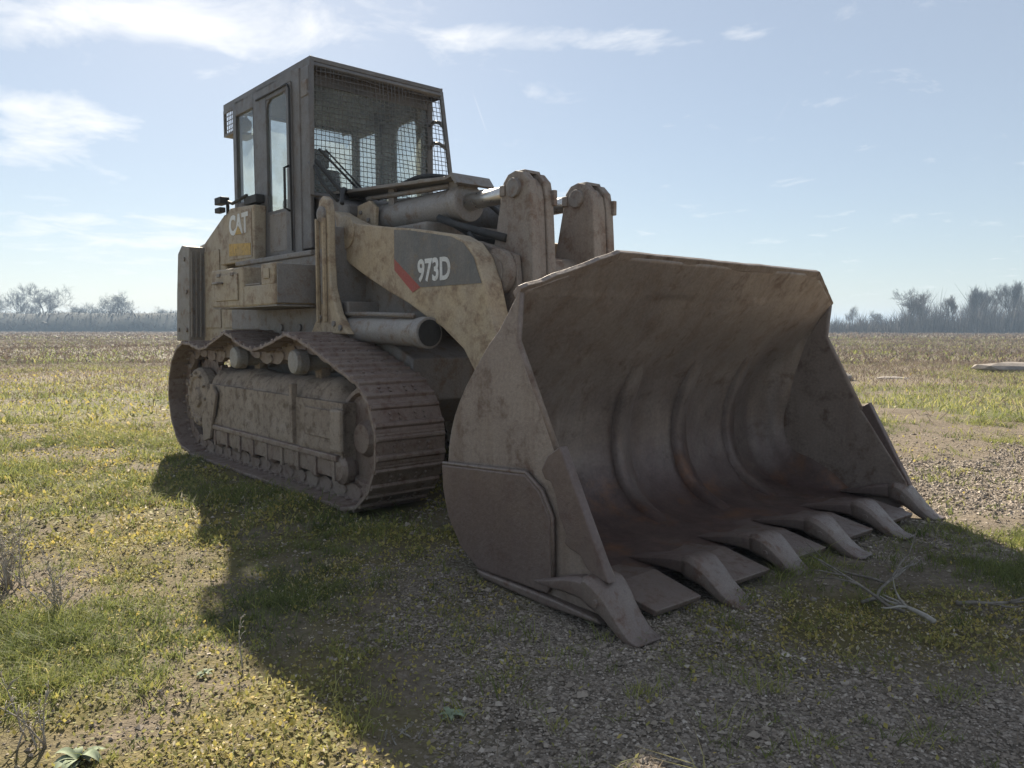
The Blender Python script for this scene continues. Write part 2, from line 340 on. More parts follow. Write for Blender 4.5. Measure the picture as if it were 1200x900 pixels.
def fast_mesh(me, V, F, smooth=False):
    k = F.shape[1]; me.vertices.add(len(V)); me.vertices.foreach_set('co', V.astype(np.float32).ravel())
    me.loops.add(F.size); me.loops.foreach_set('vertex_index', F.astype(np.int32).ravel())
    me.polygons.add(len(F)); me.polygons.foreach_set('loop_start', np.arange(0, F.size, k, dtype=np.int32)); me.polygons.foreach_set('loop_total', np.full(len(F), k, np.int32))
    me.polygons.foreach_set('use_smooth', np.full(len(F), smooth)); me.update(); me.validate()
fast_mesh(gme, V, Q, True)
for nm, arr in zip(('gravel', 'grass', 'moss', 'dry'), fields(GX, GY)):
    a = gme.attributes.new(nm, 'FLOAT', 'POINT'); a.data.foreach_set('value', arr.ravel().astype(np.float32))
m, nt, b = material('field_ground'); b.inputs['Roughness'].default_value = .95; b.inputs['Specular IOR Level'].default_value = .2
geo = N(nt, 'ShaderNodeNewGeometry'); P = geo.outputs['Position']
def at(n): return N(nt, 'ShaderNodeAttribute', attribute_name=n).outputs['Fac']
f1 = nnoise(nt, P, 24, 5, .7); f2 = nnoise(nt, P, 95, 3, .7); f3 = nnoise(nt, P, 5, 6, .65); f4 = nnoise(nt, P, .22, 6, .6)
vor = N(nt, 'ShaderNodeTexVoronoi'); vor.inputs['Scale'].default_value = 70; L(nt, P, vor.inputs['Vector'])
soil = ramp(nt, f1, [(.3, (.10, .08, .058)), (.7, (.24, .195, .145))])
sc_ = N(nt, 'ShaderNodeSeparateColor'); L(nt, vor.outputs['Color'], sc_.inputs[0])
stone = ramp(nt, sc_.outputs[0], [(0, (.09, .075, .06)), (.6, (.23, .19, .15)), (1, (.42, .365, .31))])
grassc = ramp(nt, f3, [(.3, (.06, .075, .03)), (.7, (.16, .17, .06))])
mossc = ramp(nt, f3, [(.3, (.09, .075, .03)), (.55, (.15, .13, .04)), (.75, (.22, .17, .055))])
dryc = ramp(nt, f1, [(.3, (.15, .12, .085)), (.7, (.32, .265, .195))])
farc = ramp(nt, f4, [(.3, (.095, .078, .055)), (.5, (.125, .11, .065)), (.7, (.115, .115, .055))])
c = mix(nt, at('dry'), soil, dryc)
c = mix(nt, mth(nt, 'MULTIPLY', at('gravel'), .9), c, stone)
c = mix(nt, mth(nt, 'MULTIPLY', at('moss'), .85), c, mossc)
c = mix(nt, mth(nt, 'MULTIPLY', at('grass'), .8), c, grassc)
ln_ = N(nt, 'ShaderNodeVectorMath', operation='LENGTH'); L(nt, P, ln_.inputs[0])
mr = N(nt, 'ShaderNodeMapRange'); mr.inputs[1].default_value = 14; mr.inputs[2].default_value = 40; L(nt, ln_.outputs['Value'], mr.inputs[0])
c = mix(nt, mth(nt, 'MULTIPLY', mr.outputs[0], .8), c, farc)
L(nt, c, b.inputs['Base Color'])
bump(nt, b, mth(nt, 'ADD', mth(nt, 'ADD', f1, mth(nt, 'MULTIPLY', f2, .6)), mth(nt, 'MULTIPLY', mth(nt, 'MULTIPLY', vor.outputs['Distance'], at('gravel')), -.8)), .8, .025)
M['ground'] = m; gme.materials.append(m)
ground = link('ground', gme); tag(ground, kind='structure')

# ------------------------------------------------------------------ the track loader (local axes: x forward, y to its left, z up)
loader = empty('track_loader', (-.967, 6.828, 0), R(-48.77))
tag(loader, 'old dusty yellow crawler loader with wide toothed bucket lowered onto the ground', 'track loader')

# --- undercarriage
def catmull(pts, k=10):
    o = []
    for i in range(len(pts)-1):
        p0, p1, p2, p3 = [Vector(pts[min(max(j, 0), len(pts)-1)]) for j in (i-1, i, i+1, i+2)]
        for q in range(k):
            t = q/k; o.append(.5*((2*p1)+(-p0+p2)*t+(2*p0-5*p1+4*p2-p3)*t*t+(-p0+3*p1-3*p2+p3)*t**3))
    o.append(Vector(pts[-1])); return o
IDL, IR = (1.215, .468), .468
SPR, SR = (-1.745, .555), .535
pth = [(-1.60, .0), (1.19, .0)]
pth += [(IDL[0]+IR*math.cos(R(a)), IDL[1]+IR*math.sin(R(a))) for a in range(-88, 71, 6)]
top = [(IDL[0]+IR*math.cos(R(76)), IDL[1]+IR*math.sin(R(76))), (1.0, 1.035), (.68, 1.135), (.42, 1.178), (.16, 1.12), (-.18, 1.065), (-.48, 1.115), (-.74, 1.185), (-1.0, 1.125), (-1.32, 1.05), (-1.68, 1.088)]
pth += [tuple(p) for p in catmull([(a, b) for a, b in top], 8)]
pth += [(SPR[0]+SR*math.cos(R(a)), SPR[1]+SR*math.sin(R(a))) for a in range(96, 253, 6)]
pth += [(-1.80, .035), (-1.60, .0)]
pth = [Vector((a, b)) for a, b in pth]
cum = [0]
for i in range(1, len(pth)): cum.append(cum[-1]+(pth[i]-pth[i-1]).length)
LEN = cum[-1]; NSH = 44; PITCH = LEN/NSH
def along(s):
    s %= LEN
    for i in range(1, len(pth)):
        if cum[i] >= s: t = (s-cum[i-1])/max(1e-6, cum[i]-cum[i-1]); return pth[i-1].lerp(pth[i], t)
SW = .265
sh = MB()      # one shoe: plate with a turned-up trailing lip and two worn grouser bars; origin on the path (outer face), z outward
sh.prism([(-.108, -.030), (.098, -.030), (.112, -.018), (.098, -.006), (-.09, -.006), (-.108, -.012)], -SW, SW)
sh.prism([(-.075, -.008), (-.062, .011), (-.040, .011), (-.028, -.008)], -SW+.004, SW-.004)
sh.prism([(.050, -.008), (.060, .008), (.078, .008), (.088, -.008)], -SW+.004, SW-.004)
for qx in (-.012, .022):
    for qy in (-.13, -.06, .06, .13): sh.tube((qx, qy, -.007), (qx, qy, .006), .012, n=6, smooth=False)
shoe_me = sh.mesh('shoe', M['track'])
lk = MB()
for sy in (-.085, .085):
    lk.prism([(-.105, -.035), (.105, -.035), (.12, -.075), (.10, -.125), (.03, -.145), (-.04, -.145), (-.11, -.115), (-.125, -.07)], sy-.022, sy+.022)
    for q in (-.06, .045): lk.tube((q, sy-.05, -.034), (q, sy+.05, -.034), .015, n=6)
link_me = lk.mesh('link', M['track'])
def undercarriage(yc, sgn, lab):
    o_ = sgn        # outward direction along y
    ch = MB()
    for i in range(NSH):
        p = along((i+.5)*PITCH); q = along((i+.5)*PITCH+.02)-along((i+.5)*PITCH-.02); nrm = Vector((q.y, -q.x)).normalized()
        c_ = p-nrm*.095; ch.tube((c_.x, yc-.12, c_.y), (c_.x, yc+.12, c_.y), .032, n=8)
    chain = ch.build('track_chain', M['track'], loader)
    for i in range(NSH):
        p = along(i*PITCH); q = along(i*PITCH+.05)-along(i*PITCH-.05); q.normalize(); nrm = Vector((q.y, -q.x))
        mt = Matrix(((q.x, 0, nrm.x, p.x), (0, 1, 0, yc), (q.y, 0, nrm.y, p.y), (0, 0, 0, 1)))
        # keep it a rotation: x along the path, z outward
        ang = math.atan2(q.y, q.x)
        for nm, me in (('shoe', shoe_me), ('link', link_me)):
            o = link(nm, me, chain, .004 if nm == 'shoe' else 0); o.location = (p.x, yc, p.y); o.rotation_euler = (math.pi, -ang, 0)
    # sprocket with teeth and a dished hub
    sp = MB(); nt_ = 23; poly = []
    for k in range(nt_):
        for fr_, r_ in ((-.28, .37), (-.12, .425), (.12, .425), (.28, .37)):
            a = 2*math.pi*(k+fr_)/nt_; poly.append((SPR[0]+r_*math.cos(a), SPR[1]+r_*math.sin(a)))
    sp.prism(poly, yc-.03, yc+.03)
    spr = sp.build('sprocket', M['track'], loader, .004)
    hb = MB(); hb.lathe([(.27, 0), (.285, o_*.02), (.285, o_*.10), (.265, o_*.13), (.20, o_*.14), (.185, o_*.125), (.10, o_*.125), (.09, o_*.15), (.0005, o_*.155)], yc+o_*.03, 36, *SPR)
    for k in range(12): a = 2*math.pi*k/12; hb.tube((SPR[0]+.235*math.cos(a), yc+o_*.15, SPR[1]+.235*math.sin(a)), (SPR[0]+.235*math.cos(a), yc+o_*.19, SPR[1]+.235*math.sin(a)), .016, n=6)
    hb.build('hub', M['mud'], spr, .006)
    idm = MB(); idm.lathe([(.04, -.10), (.10, -.10), (.13, -.05), (.30, -.045), (.315, -.075), (.345, -.075), (.345, -.035), (.375, -.03), (.375, .03), (.345, .035), (.345, .075), (.315, .075), (.30, .045), (.13, .05), (.10, .10), (.04, .10)], yc, 36, *IDL)
    idm.build('idler', M['track'], loader, .003)
    for cx_ in (-.74, .40):
        cr = MB(); cr.lathe([(.05, -.20), (.085, -.195), (.095, -.17), (.095, -.10), (.07, -.09), (.07, .09), (.095, .10), (.095, .17), (.05, .19)] if o_ < 0 else [(.05, -.19), (.095, -.17), (.095, -.10), (.07, -.09), (.07, .09), (.095, .10), (.095, .17), (.085, .195), (.05, .20)], yc, 24, cx_, .965)
        crr = cr.build('carrier_roller', M['cyl'], loader, .004)
        br = MB(); br.box(cx_-.05, cx_+.05, yc-o_*.05-.04, yc-o_*.05+.04, .70, .96); br.build('roller_bracket', M['mud'], crr, .006)
    yo = yc+o_*.165
    # roller frame, thick with dried mud
    def lump(x, z): return mnoise.fractal(Vector((x*3, yc*2, z*3)), 1.0, 2.0, 4)
    fm = MB()
    prof = [(.10, .30), (.155, .33), (.16, .40), (.145, .50), (.135, .60), (.12, .68), (.085, .76), (.04, .82), (-.05, .85), (-.14, .83)]
    def fsurf(u, v):
        x = -1.44+u*2.50; k = v*(len(prof)-1); i = min(int(k), len(prof)-2); t = k-i
        dy = prof[i][0]*(1-t)+prof[i+1][0]*t; z = prof[i][1]*(1-t)+prof[i+1][1]*t
        taper = 1-.55*max(0, (x-.75)/.35)**2 if x > .75 else 1
        z = .30+(z-.30)*taper*(1+.05*lump(x*.7, 3))
        return (x, yc+o_*(dy+.024*lump(x*1.1, z*1.1)+.006*lump(x*4, z*4)), z+.012*lump(x*2, z+4))
    fm.grid(fsurf, 90, 30); fm.box(-1.44, 1.06, yc-.15, yc+.11, .30, .70)
    frame = fm.build('track_frame', M['mud'], loader)
    rl = MB(); rl.box(-1.40, 1.02, yc+o_*.165-.02, yc+o_*.165+.025, .292, .335); rl.build('rock_guard', M['track'], frame, .008)
    rl = MB(); rl.box(-1.36, 1.0, yc+o_*.15-.012, yc+o_*.15+.012, .17, .295)
    for q in range(9): rl.box(-1.3+q*.28, -1.26+q*.28, yc+o_*.165-.012, yc+o_*.165+.012, .15, .29)
    rl.build('roller_guard', M['track'], frame, .004)
    cv = MB(); cv.box(.52, .93, yo-.008, yo+.022, .44, .64); cv.build('cover_plate', M['mud'], frame, .006)
    cv = MB(); cv.box(.30, .345, yo-.02, yo+.03, .35, .80); cv.build('guide_bar', M['mud'], frame, .006)
    cv = MB(); cv.box(.94, 1.10, yo-.03, yo+.015, .36, .66); cv.build('idler_yoke', M['mud'], frame, .02)
    cv = MB(); cv.slab([(-1.52, yo, .16), (-1.36, yo, .20), (-1.18, yo, .62), (-1.27, yo, .70), (-1.40, yo, .62), (-1.55, yo, .36)], .03); cv.build('guard_strap', M['mud'], frame, .008)
    for q in range(7):
        rr_ = MB(); rr_.lathe([(.03, -.17), (.075, -.165), (.11, -.14), (.11, -.08), (.09, -.07), (.09, .07), (.11, .08), (.11, .14), (.075, .165), (.03, .17)], yc, 20, -1.25+q*.375, .235)
        rr_.build('track_roller', M['track'], frame, .003)
undercarriage(-1.04, -1, 'near'); undercarriage(1.04, 1, 'far')

# --- hull, hood and rear guard
mb = MB(); mb.prism([(-2.1, .50), (1.0, .50), (1.25, .70), (1.25, 1.0), (.7, 1.22), (-2.1, 1.22)], -.74, .74)
mb.box(-1.75, .55, -.85, .85, 1.20, 1.42)
mb.tube((.9, -1.0, .60), (.9, 1.0, .60), .10)
mb.tube((-1.745, -1.0, .555), (-1.745, 1.0, .555), .16)
hull = mb.build('chassis', M['grey'], loader, .012)
mb = MB(); mb.prism([(-2.75, 1.05), (-.6, 1.12), (-.6, 1.79), (-1.99, 1.79), (-1.99, 2.36), (-2.05, 2.335), (-2.58, 2.115), (-2.75, 2.10)], -.80, .80)
hood = mb.build('engine_hood', M['yellow'], loader, .02)
for q, (a0, a1, z0, z1) in enumerate([(-2.55, -2.14, 1.22, 2.02), (-2.08, -1.50, 1.22, 1.70)]):
    mb = MB(); mb.box(a0, a1, -.812, -.801, z0, z1); pn = mb.build('hood_panel', M['yellow'], hood, .006)
    mb = MB(); mb.box(a1-.10, a1-.05, -.835, -.812, (z0+z1)/2-.05, (z0+z1)/2+.05); mb.build('latch', M['grey'], hood, .004)
mb = MB()
for s in (-1, 1):
    y0, y1 = sorted((s*.78, s*.96)); mb.prism([(-3.05, 1.08), (-2.64, 1.08), (-2.57, 2.07), (-2.80, 2.10), (-2.93, 2.02), (-3.0, 1.6)], y0, y1)
mb.box(-3.06, -2.96, -.90, .90, 1.06, 1.98)
rg = mb.build('rear_guard', M['grey'], loader, .012)
for q in range(4):
    mb = MB(); y = -.935+q*.045; mb.box(-2.61, -2.585, y-.009, y+.009, 1.12, 2.02, Matrix.Rotation(R(4), 3, 'Y')); mb.build('rib', M['grey'], rg, .004)

# --- side toolbox with a step recess
mb = MB(); mb.box(-1.16, -.45, -1.25, -.86, 1.40, 1.72); mb.box(-.45, .16, -1.25, -.86, 1.40, 1.56); mb.box(-.45, .16, -1.0, -.86, 1.55, 1.715)
mb.prism([(-.10, 1.55), (.13, 1.55), (.165, 1.72), (-.10, 1.72)], -1.25, -1.18)
tb = mb.build('toolbox', M['yellow'], loader, .012)
mb = MB(); mb.box(.163, .178, -1.24, -.70, 1.41, 1.71); mb.build('end_plate', M['grey'], tb, .005)
mb = MB(); mb.box(-1.05, -.55, -1.262, -1.251, 1.45, 1.67); lid = mb.build('lid', M['yellow'], tb, .005)
mb = MB(); mb.box(-.42, -.13, -1.245, -1.01, 1.562, 1.575); mb.build('step_tread', M['grey'], tb, .003)
mb = MB(); mb.box(-.03, .07, -1.262, -1.251, 1.60, 1.68); mb.build('handle_plate', M['yellow'], tb, .004)
mb = MB(); mb.box(-1.16, .16, -1.24, -.87, 1.385, 1.399); mb.build('floor_plate', M['grey'], tb)
mb = MB(); mb.box(-1.3, .3, -.90, -.70, 1.43, 1.80); mb.box(-1.45, .10, -.92, .92, 1.795, 1.838); mb.build('platform', M['grey'], loader, .01)
mb = MB(); mb.box(-1.0, .26, -.875, -.852, 1.13, 1.38); mb.build('side_skirt', M['grey'], loader, .006)
for q in (-.55, -.2):
    mb = MB(); mb.tube((q, -.875, 1.22), (q, -.895, 1.22), .03, n=10); mb.build('bolt', M['grey'], loader)

# --- cab
mb = MB()
for s in (-1, 1):
    y0, y1 = sorted((s*.70, s*.635))
    for x0, x1, z0, z1 in [(-1.98, -1.90, 1.84, 3.44), (-1.47, -1.39, 1.84, 3.44), (-.64, -.50, 1.84, 3.44), (-1.90, -1.47, 1.84, 2.46), (-1.90, -1.47, 3.31, 3.44), (-1.39, -.64, 3.36, 3.44)]:
        mb.box(x0, x1, y0, y1, z0, z1)
for z0, z1 in [(1.84, 2.35), (3.36, 3.44)]: mb.box(-1.98, -1.93, -.635, .635, z0, z1)
mb.box(-.56, -.50, -.635, .635, 1.84, 2.34); mb.box(-.56, -.50, -.635, .635, 3.33, 3.44)
mb.box(-1.97, -.51, -.634, .634, 1.84, 1.88); mb.box(-1.97, -.51, -.634, .634, 3.40, 3.438)
mb.box(-.64, -.34, -.690, -.655, 1.9, 3.43)
cab = mb.build('cab_frame', M['cab'], loader, .01)
MB().box(-1.925, -.565, -.63, .63, 3.378, 3.396).build('dark_ceiling_sheet', M['seat'], cab)  # black sheet added under the roof to deepen the shade inside the cab
mb = MB(); mb.slab([(-2.25, -.68, 3.455), (-.315, -.68, 3.455), (-.315, .68, 3.455), (-2.25, .68, 3.455)], .04)
mb.box(-2.20, -.36, -.65, .65, 3.44, 3.456)
mb.box(-2.25, -.315, -.684, -.672, 3.40, 3.50); mb.box(-2.25, -.315, .672, .684, 3.40, 3.50)
roof = mb.build('cab_roof', M['cab'], loader, .008)
# rear light cage hanging under the roof corner
mb = MB()
for x in (-2.245, -2.0):
    for y in (-.67, -.45): mb.box(x-.012, x+.012, y-.012, y+.012, 3.19, 3.44)
mb.box(-2.257, -1.99, -.682, -.44, 3.175, 3.20)
for q in range(5): mb.box(-2.2+q*.045, -2.194+q*.045, -.676, -.670, 3.2, 3.44)
for q in range(5): mb.box(-2.245, -2.0, -.676, -.670, 3.23+q*.045, 3.236+q*.045)
lc = mb.build('rear_light_guard', M['cab'], loader)
mb = MB(); mb.lathe([(.07, -.05), (.075, .05), (.05, .09), (.02, .10)], -.56, 16, -2.1, 3.30); mb.build('work_light', M['cyl'], lc)
def pane(name, parent, pts, th=.006): return MB().slab(pts, th).build(name, M['glass'], parent)
for s in (-1, 1):
    y = s*.675
    pane('side_window', cab, [(-1.90, y, 2.46), (-1.47, y, 2.46), (-1.47, y, 3.31), (-1.90, y, 3.31)])
    y0, y1 = sorted((s*.712, s*.66)); mb = MB()
    for x0, x1, z0, z1 in [(-1.385, -1.16, 1.86, 3.355), (-.735, -.645, 1.86, 3.355), (-1.16, -.735, 1.86, 2.29), (-1.16, -.735, 3.30, 3.355)]: mb.box(x0, x1, y0, y1, z0, z1)
    for (cx_, cz_, a0) in [(-.735, 3.30, 0), (-1.16, 3.30, 1)]:
        sg = -1 if a0 == 0 else 1; mb.prism([(cx_, cz_+.002), (cx_+sg*.09, cz_+.002), (cx_+sg*.03, cz_-.03), (cx_, cz_-.09)], y0+.004, y1-.004)
    door = mb.build('cab_door', M['cab'], loader, .008)
    y = s*.688; pane('window_pane', door, [(-1.16, y, 2.29), (-.735, y, 2.29), (-.735, y, 3.30), (-1.16, y, 3.30)])
    mb = MB(); mb.box(-1.13, -.76, y-.028, y+.028, 1.90, 2.27); mb.build('lower_panel', M['grey'], door, .02)
    mb = MB(); mb.path([(-.69, s*.715, 2.25), (-.69, s*.76, 2.27), (-.69, s*.76, 2.62), (-.69, s*.715, 2.64)], .012); mb.build('handle', M['rubber'], door)
    mb = MB(); mb.path([(-.655, s*.713, 1.9), (-.655, s*.722, 2.6), (-.655, s*.722, 3.30), (-.70, s*.72, 3.345), (-1.36, s*.72, 3.345)], .009, 5); mb.build('door_seal', M['rubber'], door)
pane('rear_window', cab, [(-1.955, -.635, 2.35), (-1.955, .635, 2.35), (-1.955, .635, 3.36), (-1.955, -.635, 3.36)])
pane('windscreen', cab, [(-.53, -.635, 2.34), (-.53, .635, 2.34), (-.53, .635, 3.33), (-.53, -.635, 3.33)], .006)
mb = MB(); mb.box(-1.55, -1.05, -.26, .26, 2.05, 2.22); mb.box(-1.62, -1.48, -.25, .25, 2.2, 2.85, Matrix.Rotation(R(-8), 3, 'Y')); mb.box(-1.66, -1.56, -.15, .15, 2.86, 3.05)
mb.box(-1.5, -1.1, -.42, -.30, 2.1, 2.48); mb.box(-1.5, -1.1, .30, .42, 2.1, 2.48); mb.box(-1.4, -1.2, -.15, .15, 1.88, 2.06)
mb.build('operator_seat', M['seat'], loader, .03)
mb = MB(); mb.path([(-1.15, -.36, 2.45), (-1.12, -.36, 2.62)], .015); mb.path([(-1.15, .36, 2.45), (-1.12, .36, 2.62)], .015); mb.box(-.72, -.58, -.5, .5, 1.9, 2.36); mb.build('dashboard', M['seat'], loader, .02)
# front screen guard: leaning frame and woven wire
def gp(y, z):  # y -1..1 across, z height: the guard leans forward and widens downward
    t = (3.45-z)/1.1; return Vector((-.325+.11*t, y*(.668+.07*t), z))
mb = MB()
for s in (-1, 1):
    a, b_ = gp(s, 3.46), gp(s, 2.32); mb.path([a, gp(s, 3.0), b_], .026, 4)
mb.path([gp(-1, 2.33), gp(0, 2.33), gp(1, 2.33)], .022, 4); mb.path([gp(-1, 3.43), gp(0, 3.43), gp(1, 3.43)], .024, 4)
gf = mb.build('screen_guard', M['cab'], loader, .004)
mb = MB()
for i in range(1, 33): y = -1+2*i/33; mb.path([gp(y+.006*math.sin(i*2.1+k), 3.43-1.1*k/6)+Vector((.012*math.sin(i*.4+k*.9), 0, 0)) for k in range(7)], .0032, 4)
for i in range(1, 26): z = 2.33+1.1*i/26; mb.path([gp(-1+k/4, z+.006*math.sin(i*1.7+k*1.3))+Vector((.005+.012*math.sin(i*.5+k), 0, 0)) for k in range(9)], .0032, 4)
mb.build('wire_mesh', M['cab'], gf)
mb = MB()
for s, zz in ((-1, 3.15), (-1, 2.55), (1, 3.12), (1, 2.92)):
    mb.path([(-.50, s*.66, zz+.05), (-.44, s*.665, zz+.085), (-.37, s*.68, zz+.07), gp(s, zz)], .018, 6)
mb.build('guard_bracket', M['cab'], gf)
mb = MB(); mb.box(-.48, -.36, -.70, -.66, 3.18, 3.32); mb.build('hinge_plate', M['grey'], cab, .01)
mb = MB(); mb.path([(-.24, -.66, 2.72), (-.22, -.30, 2.42)], .011); mb.path([(-.235, -.60, 2.72), (-.215, -.24, 2.41)], .008); mb.path([(-.23, -.70, 2.62), (-.12, -.52, 2.36), (-.05, -.44, 2.22)], .016)
mb.path([(-.25, -.72, 2.60), (-.10, -.70, 2.40), (.0, -.62, 2.26)], .014)
mb.build('hydraulic_hose', M['rubber'], loader)
mb = MB(); mb.prism([(-.50, 1.84), (-.10, 1.84), (.16, 2.14), (.16, 2.22), (-.20, 2.33), (-.50, 2.36)], -.62, .62)
mb.build('cowl', M['cab'], loader, .02)
# side cabinet behind the door with the maker's letters
mb = MB(); mb.prism([(-2.06, 1.85), (-1.215, 1.845), (-1.19, 2.355), (-1.76, 2.385), (-1.92, 2.31)], -.83, -.712)
sc_p = mb.build('side_cabinet', M['yellow'], loader, .012)
mb = MB(); mb.box(-1.80, -1.25, -.837, -.831, 1.88, 2.33); mb.build('cabinet_door', M['yellow'], sc_p, .004)
YM = Matrix.Rotation(R(90), 4, 'X')
def on_right(x, y, z): return Matrix.Translation((x, y, z)) @ YM
text('lettering', 'CAT', .25, M['white'], sc_p, on_right(-1.55, -.8385, 2.20), .010, .92)
mb = MB(); mb.prism([(-1.79, 1.92), (-1.27, 1.90), (-1.27, 2.01), (-1.79, 2.04)], -.8405, -.8375); mb.build('decal', M['decal_yellow'], sc_p)
mb = MB(); mb.prism([(-1.63, 2.115), (-1.47, 2.11), (-1.55, 2.195)], -.8435, -.841); mb.build('decal', M['decal_yellow'], sc_p)
mb = MB(); mb.tube((-1.95, -.78, 2.32), (-1.95, -.78, 2.52), .018, n=8); mb.box(-2.04, -1.88, -.88, -.80, 2.44, 2.51); mb.box(-2.04, -1.90, -.88, -.82, 2.36, 2.41); mb.path([(-1.95, -.80, 2.48), (-1.75, -.81, 2.43), (-1.42, -.80, 2.47)], .018)
mb.box(-1.5, -1.22, -.80, -.715, 2.385, 2.46); mb.build('mirror_bracket', M['rubber'], loader, .01)

# --- loader towers
for s in (-1, 1):
    y0, y1 = sorted((s*.95, s*.885)); mb = MB()
    mb.prism([(.12, 1.17), (.72, 1.17), (.56, 1.33), (.47, 1.52), (.445, 1.75), (.445, 2.10), (.42, 2.19), (.36, 2.225), (.30, 2.19), (.275, 2.05), (.275, 1.42), (.24, 1.30)], y0, y1)
    tw = mb.build('loader_tower', M['yellow_arm'], loader, .014)
    mb = MB(); yy = s*.955; mb.box(.34, .38, min(yy, yy+s*.012), max(yy, yy+s*.012), 1.40, 1.82); mb.build('slot_rail', M['grey'], tw, .004)
    mb = MB(); mb.box(.295, .315, min(yy, yy+s*.03), max(yy, yy+s*.03), 1.26, 2.05); mb.box(.405, .425, min(yy, yy+s*.03), max(yy, yy+s*.03), 1.26, 2.05); mb.build('edge_rib', M['yellow_arm'], tw, .006)
    mb = MB(); mb.lathe([(.06, 0), (.06, s*.02), (.03, s*.03), (.001, s*.03)], s*.95, 20, .36, 2.08); mb.build('pivot_pin', M['grey'], tw)
    mb = MB(); mb.box(.24, .36, *sorted((s*.885, s*.56)), 1.20, 2.0); mb.build('tower_web', M['grey'], tw, .01)

# --- lift arms
armp = [(.16, 2.15), (.32, 2.085), (.51, 2.015), (.99, 1.942), (1.25, 1.908), (1.74, 1.822), (1.87, 1.767), (1.975, 1.668), (2.06, 1.503), (2.125, 1.292), (2.30, .95), (2.56, .58), (2.60, .40), (2.50, .30), (2.36, .34), (2.14, .72), (1.85, 1.08), (1.62, 1.22), (1.44, 1.29), (1.214, 1.393), (.983, 1.473), (.70, 1.584), (.41, 1.71), (.30, 1.78), (.22, 1.94)]
for s in (-1, 1):
    mb = MB(); mb.prism(armp, *sorted((s*.75, s*.60)))
    arm = mb.build('lift_arm', M['yellow_arm'], loader, .012)
    yy = sorted((s*.752, s*.7535)); y2 = sorted((s*.7515, s*.7525))
    mb = MB(); mb.prism([(1.05, 1.915), (1.25, 1.893), (1.73, 1.808), (1.86, 1.755), (1.96, 1.66), (2.04, 1.495), (1.335, 1.495), (1.05, 1.70)], *yy); mb.build('decal_panel', M['black'], arm)
    mb = MB(); mb.prism([(1.05, 1.71), (1.05, 1.63), (1.28, 1.463), (1.375, 1.495)], s*.7535-.0008, s*.7535+.0008); mb.build('decal_stripe', M['red'], arm)
    if s < 0: text('lettering', '973D', .205, M['white'], arm, on_right(1.535, -.7555, 1.60), .006, .82)
    mb = MB(); mb.lathe([(.13, 0), (.13, s*.012), (.07, s*.02), (.001, s*.02)], s*.75, 24, .36, 1.96); mb.build('pin_boss', M['yellow_arm'], arm, .004)
mb = MB(); mb.tube((1.92, -.60, 1.57), (1.92, .60, 1.57), .13, n=24); mb.build('cross_tube', M['lever'], loader)
mb = MB(); mb.lathe([(.15, 0), (.15, -.05), (.09, -.06), (.085, -.03), (.03, -.03), (.001, -.03)], -.535, 28, 1.97, 1.575); mb.build('pin_boss', M['lever'], loader, .005)
mb = MB(); mb.prism([(1.72, 1.80), (2.10, 1.68), (2.14, 1.40), (1.95, 1.22), (1.70, 1.34)], -.53, -.48); mb.build('boss_plate', M['lever'], loader, .01)

# --- cylinders
for s, yc in ((-1, -.80), (1, .80)):
    if s > 0: yc = .80
    mb = MB(); mb.tube((.36, yc, 1.215), (1.50, yc, 1.185), .098, n=28); mb.tube((1.46, yc, 1.186), (1.545, yc, 1.184), .108, n=28)
    lc_ = mb.build('lift_cylinder', M['cyl'], loader, .008)
    mb = MB(); mb.lathe([(.09, 0), (.09, .004), (.001, .004)], 0, 24); mb.v = [(1.547+y, yc+x, 1.184+z) for x, y, z in mb.v]; mb.build('dark_mouth', M['rubber'], lc_)  # flat black disc painted in for the shadowed open end of the tube
    mb = MB(); mb.path([(.45, yc+s*.06, 1.325), (.9, yc+s*.05, 1.318), (1.42, yc+s*.04, 1.30)], .018); mb.build('oil_pipe', M['grey'], lc_)
for yc in (-.36, .24):
    mb = MB(); mb.tube((.34, yc, 2.10), (1.38, yc, 2.105), .120, n=28); mb.tube((1.30, yc, 2.105), (1.42, yc, 2.105), .135, n=28); mb.tube((.30, yc, 2.1), (.40, yc, 2.1), .125, n=28)
    tcy = mb.build('tilt_cylinder', M['cyl'], loader, .008)
    mb = MB(); mb.tube((1.40, yc, 2.105), (2.02, yc, 2.11), .058, n=20); mb.build('rod', M['rod'], tcy)
    mb = MB(); mb.prism([(-.30, 2.385), (1.36, 2.275), (1.44, 2.29), (1.50, 2.215), (1.475, 2.205), (1.425, 2.262), (1.36, 2.25), (-.30, 2.36)], yc-.17, yc+.17); mb.build('hose_guard', M['grey'], tcy, .004)
    mb = MB(); mb.box(1.30, 1.40, yc-.09, yc-.06, 2.18, 2.27); mb.box(.5, .58, yc-.09, yc-.06, 2.18, 2.34); mb.path([(.2, yc-.1, 2.27), (.8, yc-.09, 2.245), (1.3, yc-.09, 2.225)], .02); mb.build('bracket', M['grey'], tcy)
    mb = MB(); mb.prism([(.02, 2.0), (.42, 2.0), (.44, 2.17), (.34, 2.235), (.14, 2.21), (.0, 2.12)], yc-.17, yc-.135); cp = mb.build('mount_plate', M['yellow_arm'], tcy, .008)
mb = MB(); mb.box(-.1, 1.2, -.58, .58, 1.25, 1.98); mb.build('loader_frame', M['grey'], loader, .02)
mb = MB(); mb.path([(1.25, -.5, 2.0), (1.45, -.48, 1.93), (1.7, -.46, 1.86), (1.95, -.48, 1.80)], .03); mb.path([(1.3, -.44, 1.97), (1.55, -.40, 1.84), (1.85, -.40, 1.78)], .022); mb.build('hydraulic_hose', M['rubber'], loader)

